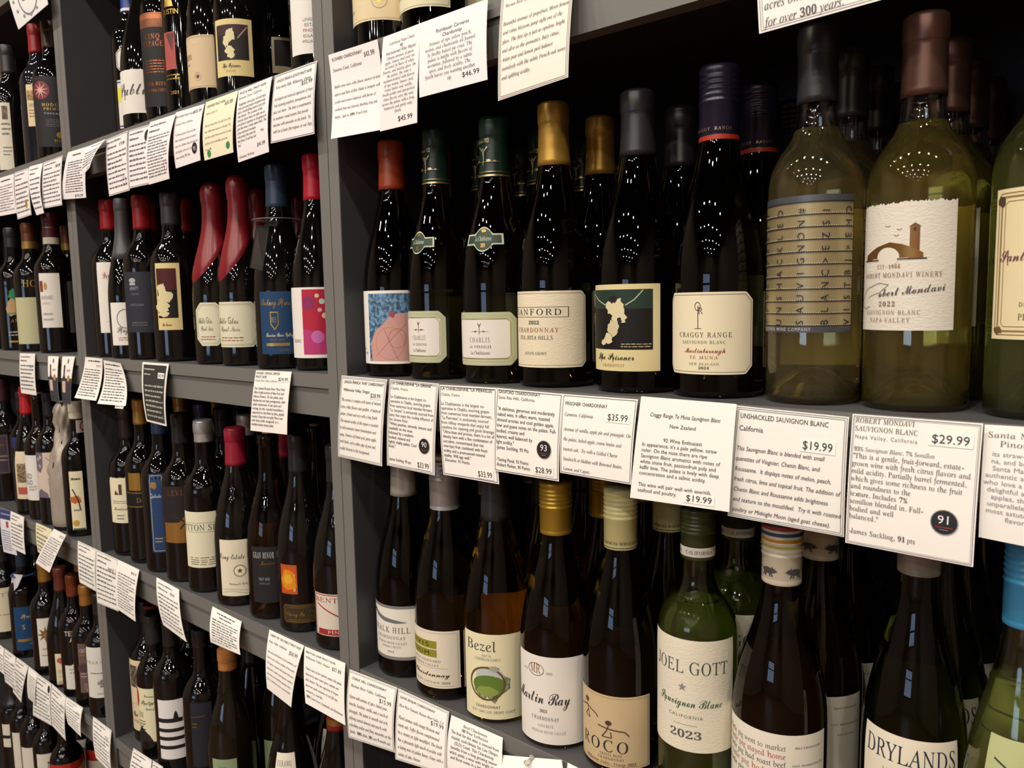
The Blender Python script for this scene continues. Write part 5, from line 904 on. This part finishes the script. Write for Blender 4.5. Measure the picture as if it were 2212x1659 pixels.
card((1084, -12), (1243, -68), (1227, 167), (1076, 218), label='double-ruled cream card priced $42.99, top centre', paper='card:efe8dc', out=.016, y0=-.006, border=BD2, paras=[
  (-.85, .1, .975, .055, ['JORDAN CHARDONNAY'], 'i', K), (-.85, .3, .90, .06, ['Russian River Valley, California'], 'i', K),
  (-.88, .93, .745, .084, ['Beautiful aromas of grapefruit, Meyer lemon', 'and citrus blossom jump right out of the', 'glass. The first sip is just as opulent, bright', 'and alive as the aromatics. Juicy citrus,', 'Asian pear and lemon peel balance', 'seamlessly with the subtle French oak notes', 'and uplifting acidity.'], 'i', K)], items=[('t', .62, .80, .085, '$42.99', 'a', INK, .5)])
card((1632, -206), (1915, -306), (1903, 0), (1640, 73), label='white ruled card at top right, mostly out of frame', out=.016, border=('6a6a70', [(.018, .004), (.035, .003)]), paras=[
  (-.9, .9, .95, .1, ['Founded by a family with deep', 'roots in the region, growing', 'fruit across the valley, with'], 'i', '3a3a3e'), (-.88, .9, .38, .125, ['Beginning with just a few', 'acres owned and farmed', 'for over 300 years.'], 'i', '3a3a3e')], y0=-.006)
# middle bay, upper edge
gl = lambda n=9, c='66666a', y1=.75, y0=.08, x1=.85: [('g', -.85, .88, .4, .95, 1, c), ('g', -.85, .78, .0, .86, 1, c), ('g', -.85, y0, x1, y1, n, c)]
card((594, 164), (685, 131), (679, 289), (585, 310), label='ruled card priced $55.99 beside the double upright', paper=LIL, border=BD, out=.012, paras=[
  (-.85, .8, .93, .07, ['LINGUA FRANCA ESTATE PINOT NOIR'], 'o', K), (-.85, .8, .83, .065, ['Eola-Amity Hills, Willamette, Oregon'], 'i', K),
  (-.88, .93, .68, .095, ['An elegant and nuanced expression of Pinot', 'Noir featuring raspberry, pomegranate, and', 'juicy red cherry.  The fruit is complimented', 'by moderate, round tannins that provide', 'structure with minerality on the finish.  Try', 'with lots of lamb, filet mignon, or veal chop.'], 'i', K)], items=[('t', .62, .72, .085, '$55.99', 'a', INK, .5)])
card((516, 195), (588, 165), (581, 328), (515, 351), label='white card priced $41.99 at its lower right corner', paper=LIL, out=.014, bulge=.004, paras=[
  (-.9, .7, .96, .055, ['PATZ & HALL PINOT NOIR'], 'o', K), (-.9, .5, .89, .055, ['Sonoma Coast, California'], 'o', G),
  (-.9, .92, .80, .056, ['"Delightful, extra juicy red and black', 'fruits give graciously and generously', 'with a mouth-filling texture and soft', 'silky tannins. The coolness of the', 'Sonoma Coast takes the salty sea air', 'and places it squarely on the grapes to', 'give this wine a lovely saline finish. The', 'great structural envelope', 'will protect this wine for', 'the future. It will last and', 'last."'], 'o', K), (-.9, .1, .08, .05, ['-Decanter, 96 Points'], 'o', K)], items=[('t', .55, .12, .07, '$41.99', 'o', INK, .5), ('t', .66, .3, .05, '96', 's', G, .2)])
card((445, 221), (515, 195), (504, 329), (442, 347), label='cream card with two green round stickers, middle bay', paper='card:ebe3c6', out=.014, bulge=.004, paras=[
  (-.85, .3, .93, .07, ['PRISONER PINOT NOIR'], 'o', K), (-.85, -.1, .80, .06, ['Sonoma Coast, CA'], 'i', K), (-.85, .93, .62, .10, ['This ripe Prisoner Pinot Noir offers lots of fruit', 'and is lightly oaked, textured on the palate. The', 'wine shows candied berries and ends in its aroma', 'soft flavors. Pair it with grilled, aged meats.', 'Serve at 60.'], 'i', K)],
  items=[('t', .55, .82, .09, '$45.99', 'i', G, .5), ('star', -.62, .09, .065, .055, 12, '2f8a44'), ('star', .68, .14, .065, .055, 12, '2f8a44')])
card((380, 243), (442, 224), (433, 346), (380, 364), label='white card with black oval 95 seal, middle bay', paper=LIL, out=.014, bulge=.004, paras=[
  (-.85, .4, .92, .06, ['FLOWERS PINOT NOIR'], 'o', K), (-.85, .4, .78, .06, ['Sonoma Coast, California'], 'i', K), (-.85, .9, .62, .10, ['"A fresh and savory Pinot noir that', 'shows raspberry and ripe red currant', 'spice notes. Medium body, flavorful, fine', 'and lengthy, at the end." James', 'James Suckling, 95 Points'], 'i', K)], items=[('t', .6, .87, .09, '$45.99', 'o', INK, .55), ('e', .62, .24, .09, .10, '1c1c1e'), ('t', .62, .2, .1, '95', 'a', 'd8d8d8', .2)])
card((324, 264), (380, 246), (366, 386), (322, 399), label='white card curling right with red stamped oval', paper=LIL, out=.018, bulge=.006, y0=-.006, border=None, items=gl(14) + [('o', .75, .22, .05, .08, .008, 'a06a70')])
card((278, 282), (325, 268), (324, 397), (280, 407), label='ruled white card with dark half-hidden seal', paper=LIL, border=BD, out=.012, items=gl(8) + [('e', .8, .82, .10, .10, '1c1c1e')])
card((229, 302), (276, 282), (280, 411), (236, 424), label='ruled white card priced $73.99 with thin oval stamp', paper=LIL, border=BD, out=.012, items=gl(8) + [('t', .5, .80, .07, '$73.99', 'i', INK, .5), ('o', .6, .18, .06, .08, .006, '5a5a5e')])
# torn pair on the left upright
card((147, 329), (190, 316), (186, 427), (134, 431), label='card priced $74.99 hung on the left double upright', paper=LIL, out=.010, bulge=.003, items=[('g', -.4, .86, .4, .94, 1, K), ('g', -.7, .12, .8, .78, 13, '4a4a4e'), ('t', .45, .03, .075, '$74.99', 'a', INK, .7)])
card((188, 317), (229, 300), (200, 363), (171, 379), label='short twisted card scrap beside the left double upright', paper=LIL, out=.022, bulge=.004, twist=.01, y0=-.007, items=[('g', -.3, .86, .9, .93, 1, K), ('g', -.8, .18, .85, .75, 6, '4a4a4e'), ('t', .5, .03, .12, '$45.99', 'a', INK, .5)])
# left bay, upper edge
card((-4, 386), (30, 375), (36, 460), (-2, 467), label='centred-text white card at the far left edge', paper=LIL, out=.01, items=[('g', -.6, .84, .6, .94, 1, K), ('g', -.85, .08, .85, .78, 10, '66666a')])
card((31, 373), (63, 362), (68, 464), (38, 474), label='ruled card with small gold oval seal', paper=LIL, border=BD, out=.01, items=gl(7) + [('e', .5, .26, .06, .10, 'a8842a')])
card((64, 360), (93, 352), (95, 460), (79, 465), label='narrow curled card tucked under its right neighbour', paper=LIL, out=.02, bulge=.006, items=gl(7))
card((94, 351), (135, 336), (134, 443), (92, 451), label='ruled card priced $69.99 left of the double upright', paper=LIL, border=BD, out=.012, y0=-.006, items=gl(8) + [('t', .6, .80, .08, '$69.99', 'i', INK, .5)])
# middle edge, left and middle bays
card((43, 763), (76, 764), (79, 854), (46, 849), label='single white card in the left half of the left bay', out=.006, items=gl(7) + [('t', .6, .66, .09, '$23.9', 'a', G, .5)])
for (q, nm_) in (((104, 769), (127, 770), (128, 869), (112, 866)), 'left'), (((135, 770), (162, 770), (153, 874), (136, 871)), 'right'):
    card(*q, label=nm_ + ' of two narrow bottle-picture cards, white above charcoal', out=.012, bulge=.003, items=[('r', -1, 0, 1, .54, 'paper:3a3c44'), ('r', -.55, .56, -.3, .82, '5a2028'), ('p', [(-.8, .1), (-.8, .5), (-.55, .6), (-.3, .6), (-.05, .5), (-.05, .1)], '1c1c20'), ('r', -.75, .24, -.1, .48, 'd0b0a4'), ('e', .4, .54, .07, .07, 'b58a50'), ('t', .3, .68, .07, '$19', 'a', INK, .6), ('e', .1, .9, .03, .05, '66666a')])
card((184, 771), (221, 775), (205, 866), (163, 859), label='bent white card over the left double upright, left one', out=.018, bulge=-.004, twist=-.004, items=[('g', -.6, .88, .8, .96, 1, K), ('g', -.85, .06, .8, .74, 11, '4a4a4e'), ('t', .6, .79, .07, '$42.9', 'a', G, .5)])
card((223, 778), (260, 785), (271, 877), (210, 872), label='bent white card with $44.99 sticker hanging below', out=.018, bulge=-.006, y0=-.006, items=[('g', -.8, .88, .8, .96, 1, K), ('g', -.85, .06, .85, .84, 12, '4a4a4e')], sticker=(.62, -.02, .55, .09, '$44.99'))
card((308, 782), (365, 786), (360, 921), (317, 910), label='black card with white border and white writing', paper='card:ece8e2', out=.014, bulge=.004, items=[('r', -.88, .035, .88, .965, 'card:34342f'), ('g', -.8, .86, .0, .92, 1, 'c9c6be'), ('g', -.8, .78, -.3, .83, 1, 'c9c6be'), ('g', -.75, .08, .8, .66, 7, 'a9a69e')], sticker=(.55, .80, .5, .09, '$45.99'))
card((553, 800), (630, 803), (620, 939), (541, 930), label='white card priced $24.99 below the blue-labelled bottle', out=.014, bulge=.002, paras=[
  (-.93, .4, .985, .06, ['RODNEY STRONG LIMITED', 'PINOT NOIR'], 'a', '3a3a3e'), (-.93, .3, .86, .05, ['Russian River Valley, California'], 'a', PALE),
  (-.93, .85, .74, .066, ['Our Limited Russian River Pinot Noir', 'offers bright aromas of blue fruit and', 'hibiscus flowers. On the palate, juicy', 'blueberries and ripe pomegranate, with', 'subtle undertones of oak spice and', 'nutmeg. Its soft, rounded mouthfeel is', 'supported on the finish by lithe, playful', 'tannins. Enjoy this versatile Pinot noir', 'with duck confit, stroganoff, or a', 'mediterranean mezze plate'], 'a', '3a3a3e')], sticker=(.62, .875, .6, .085, '$24.99'))
# lower edge, left and middle bays
card((0, 1099), (23, 1104), (37, 1200), (8, 1192), label='card with blue header band at far left', out=.012, items=[('r', -1, .78, 1, 1, '2f3a70'), ('g', -.8, .86, .8, .94, 1, 'b0b8d8'), ('r', .0, .6, .4, .74, 'b0343a'), ('g', -.8, .06, .8, .54, 9, '6a6a8a')], paper='card:dcdce4')
card((23, 1104), (52, 1117), (55, 1198), (26, 1184), label='white card right of the blue-headed card', out=.01, y0=-.006, items=gl(7) + [('t', .6, .72, .09, '$18.9', 'a', G, .5)])
card((78, 1129), (112, 1144), (104, 1210), (82, 1192), label='cream card mostly covered by a tilted card', paper='card:e3dcb8', out=.01, items=gl(5))
card((116, 1142), (143, 1156), (107, 1237), (77, 1216), label='white card tilted clockwise over a cream card', out=.02, y0=-.012, items=[('t', .6, .88, .09, '$15.9', 'a', INK, .6), ('g', -.8, .08, .85, .82, 12, '66666a')])
card((168, 1168), (208, 1187), (208, 1278), (172, 1258), label='white card on the left double upright, first of three', border=BD, out=.012, items=gl(7) + [('o', .7, .15, .06, .08, .006, '6a6a6e')])
card((208, 1187), (255, 1209), (256, 1321), (210, 1302), label='white card with oval stamp, second of three in a row', border=BD, out=.014, items=gl(8) + [('t', .4, .72, .08, '$44.9', 'a', INK, .5), ('o', .75, .7, .05, .09, .006, '6a6a6e')])
card((255, 1209), (301, 1231), (293, 1343), (254, 1316), label='densely printed white card, third of three in a row', out=.016, bulge=.004, items=[('t', .6, .86, .07, '$45.9', 'a', INK, .5), ('g', -.8, .08, .85, .80, 13, '66666a')])
card((338, 1247), (387, 1274), (407, 1386), (349, 1351), label='white handwritten-price card with pointed lower corner', out=.016, bulge=.004, twist=.006, items=gl(8) + [('t', .4, .8, .08, '$36.9', 'i', G, .4)])
card((459, 1310), (522, 1343), (519, 1415), (455, 1387), label='short centred-text card below the pale-labelled bottles', out=.016, bulge=.003, items=[('g', -.6, .86, .6, .95, 1, K), ('g', -.4, .77, .4, .85, 1, K), ('g', -.85, .06, .85, .74, 9, '4a4a4e')], sticker=(-.7, .10, .4, .13, '$15.99'))
card((582, 1360), (657, 1395), (629, 1528), (577, 1487), label='white card priced $36.99 below the sunburst bottle', out=.02, bulge=.004, paras=[
  (-.9, .9, .96, .055, ['CHERRY PIE "SAN PABLO" PINOT NOIR'], 'a', '3a3a3e'), (-.9, .2, .86, .055, ['Napa Valley, California'], 'i', K), (-.9, .93, .72, .092, ['Pair nicely with flavors of tart cranberries, red', 'licorice and a delicate perfume of rose petals.', 'The palate is layered with familiar fruit notes,', 'along with a depth of pomegranate, raspberry,', 'strawberries and refreshing minerality with a', 'hint of vanilla that ends in a smooth finish.'], 'i', K)], items=[('t', .6, .78, .085, '$36.99', 'a', INK, .5)])
card((658, 1396), (746, 1433), (746, 1567), (660, 1519), label='white card with handwritten $27.49 at the double upright', out=.02, paras=[
  (-.9, .55, .95, .055, ['BENTON LANE PINOT NOIR'], 'a', '3a3a3e'), (-.9, .3, .86, .055, ['Willamette Valley, Oregon'], 'i', K), (-.9, .93, .70, .098, ['Vibrant notes of tart cranberry awaken the palate,', 'balanced by warm winter spices, currants and', 'dark cherries. This true expression of Oregon', 'pinot noir sparks memories of cool fall days,', 'warmed by a wood fire.', '100% Estate Grown, Sustainable, and Biodynamic'], 'i', K)], items=[('t', .62, .80, .08, '$27.49', 'i', '4a4a4e', .45)])
# lower edge, right bay
card((755, 1446), (858, 1486), (853, 1626), (753, 1593), label='ruled white card priced $15.99 at the double upright, low', border=BD2, out=.016, bulge=.004, paras=[
  (-.85, .6, .93, .055, ['CHALK HILL CHARDONNAY'], 'o', K), (-.85, .65, .83, .06, ['Russian River Valley, California'], 'i', K), (-.88, .9, .70, .105, ['Opens with aromas of spice, baked pear,', 'brioche, hazelnut, vanilla, and a touch of', 'pineapple. The palate is smooth and rich,', 'offering toasted almond and peach, with', 'refreshing acidity and flinty minerality on the', 'finish.  100% Malo, 30% new 9 month oak.'], 'i', K)], items=[('t', .62, .70, .09, '$15.99', 'a', INK, .5)])
card((860, 1487), (970, 1538), (964, 1675), (854, 1640), label='ruled white card priced $19.99 beside the densely printed card', border=BD2, out=.018, paras=[
  (-.88, .5, .93, .055, ['DAVIS BYNUM CHARDONNAY'], 'o', K), (-.88, .85, .82, .06, ['River West Vineyard, Russian River Valley, CA'], 'i', K), (-.88, .9, .68, .105, ['Floral aromas with orange blossom and', 'toasty oak. Toffee flavors complemented', 'by a creamy yet light mouthfeel. The finish', 'has a pleasantly light touch of acidity with', 'a lasting note of golden honey. Enjoy with a', 'variety of salty cheeses.'], 'i', K)], items=[('t', .62, .70, .09, '$19.99', 'a', INK, .5)])
card((975, 1545), (1086, 1594), (1095, 1745), (962, 1700), label='densely printed centred card below the amber bottle', out=.018, bulge=.004, paras=[
  (-.5, .5, .96, .06, ['Bezel Chardonnay', '90 Wine Enthusiast'], 'r', K, 'c'), (-.9, .9, .84, .068, ['The fruit for this wine is sourced from', 'coastal, cool-climate San Luis Obispo', '(SLO) Coast. This Chardonnay', 'benefits from a long growing season', 'which yields a wine with bright citrus', 'and floral notes in a light refreshing', 'style.', '', 'Uplifting flavors of Meyer lemon,', 'Granny Smith apple and citrus'], 'a', '3a3a3e', 'c')])
card((1072, 1630), (1213, 1642), (1240, 1760), (1060, 1740), label='blank white card standing up behind a clear tack', out=.03, bulge=.002, y0=-.006)
card((1226, 1648), (1330, 1700), (1330, 1790), (1226, 1750), label='white card just peeping in at the bottom centre', out=.016, items=gl(5))
b = MB(); b.lathe([(0, 0), (.0035, 0), (.0035, .0015), (.0018, .003), (.0018, .008), (.0032, .0095), (.0032, .011), (0, .0115)], 'clear_plastic:e6e2da', 16)
p = at(1150, 1636, -.006); o = b.build('push_pin', None, tuple(p)); o.rotation_euler = (math.radians(100), 0, 0); tag(o, 'clear plastic push pin at the top of the blank card', 'pin')
# second-lowest edge
for q, l, it_ in [
    (((-6, 1388), (9, 1401), (11, 1460), (-4, 1446)), 'sliver of white card at the far left edge', gl(6)),
    (((10, 1401), (34, 1419), (38, 1495), (11, 1473)), 'first full white card in the lower left row', gl(7) + [('t', .6, .7, .09, '$23', 'a', G, .4)]),
    (((36, 1420), (62, 1439), (46, 1518), (28, 1495)), 'card curling left with a pointed lower corner', gl(7)),
    (((62, 1439), (82, 1455), (77, 1522), (61, 1508)), 'slim densely printed card left of the seal card', [('g', -.7, .05, .9, .8, 11, '66666a')]),
    (((81, 1455), (111, 1477), (112, 1568), (71, 1545)), 'ruled card with small black round seal', gl(8) + [('e', .75, .84, .08, .09, '1c1c1e')]),
    (((112, 1477), (143, 1505), (142, 1600), (113, 1568)), 'ruled card right of the small black seal card', gl(8) + [('t', .6, .7, .08, '$14', 'a', G, .4)]),
    (((143, 1505), (179, 1529), (175, 1592), (147, 1564)), 'ruled card with a curled corner beneath, low left', gl(7) + [('t', .6, .7, .09, '$17', 'a', G, .4)]),
    (((201, 1548), (241, 1578), (241, 1672), (207, 1637)), 'ruled card on the left double upright, lowest', gl(8) + [('t', .6, .74, .08, '$25', 'a', G, .4)]),
    (((288, 1616), (328, 1642), (330, 1735), (279, 1700)), 'ruled card peeping in below the tan-labelled bottle', gl(7)),
    (((330, 1643), (352, 1657), (352, 1740), (331, 1735)), 'narrow card edge beside the ruled card at bottom', gl(7))]:
    card(*q, label=l, border=BD, out=.016, bulge=.003, items=it_)
# round wreath notice at top left
card((10, -42), (98, -60), (104, 9), (40, 64), label='square notice with a grey leaf wreath at top left', paper='card:dcdcda', out=.014, y0=-.008, name='hanging_notice', cat='notice', items=[('o', 0, .5, .40, .40, .045, '77777a')] + [('e', .8 * math.cos(a) * 1.0, .5 + .42 * math.sin(a), .05, .035, '8a8a8c') for a in [i * .52 for i in range(12)]] + [('g', -.3, .42, .3, .58, 2, '3a3a3e')], group=None)
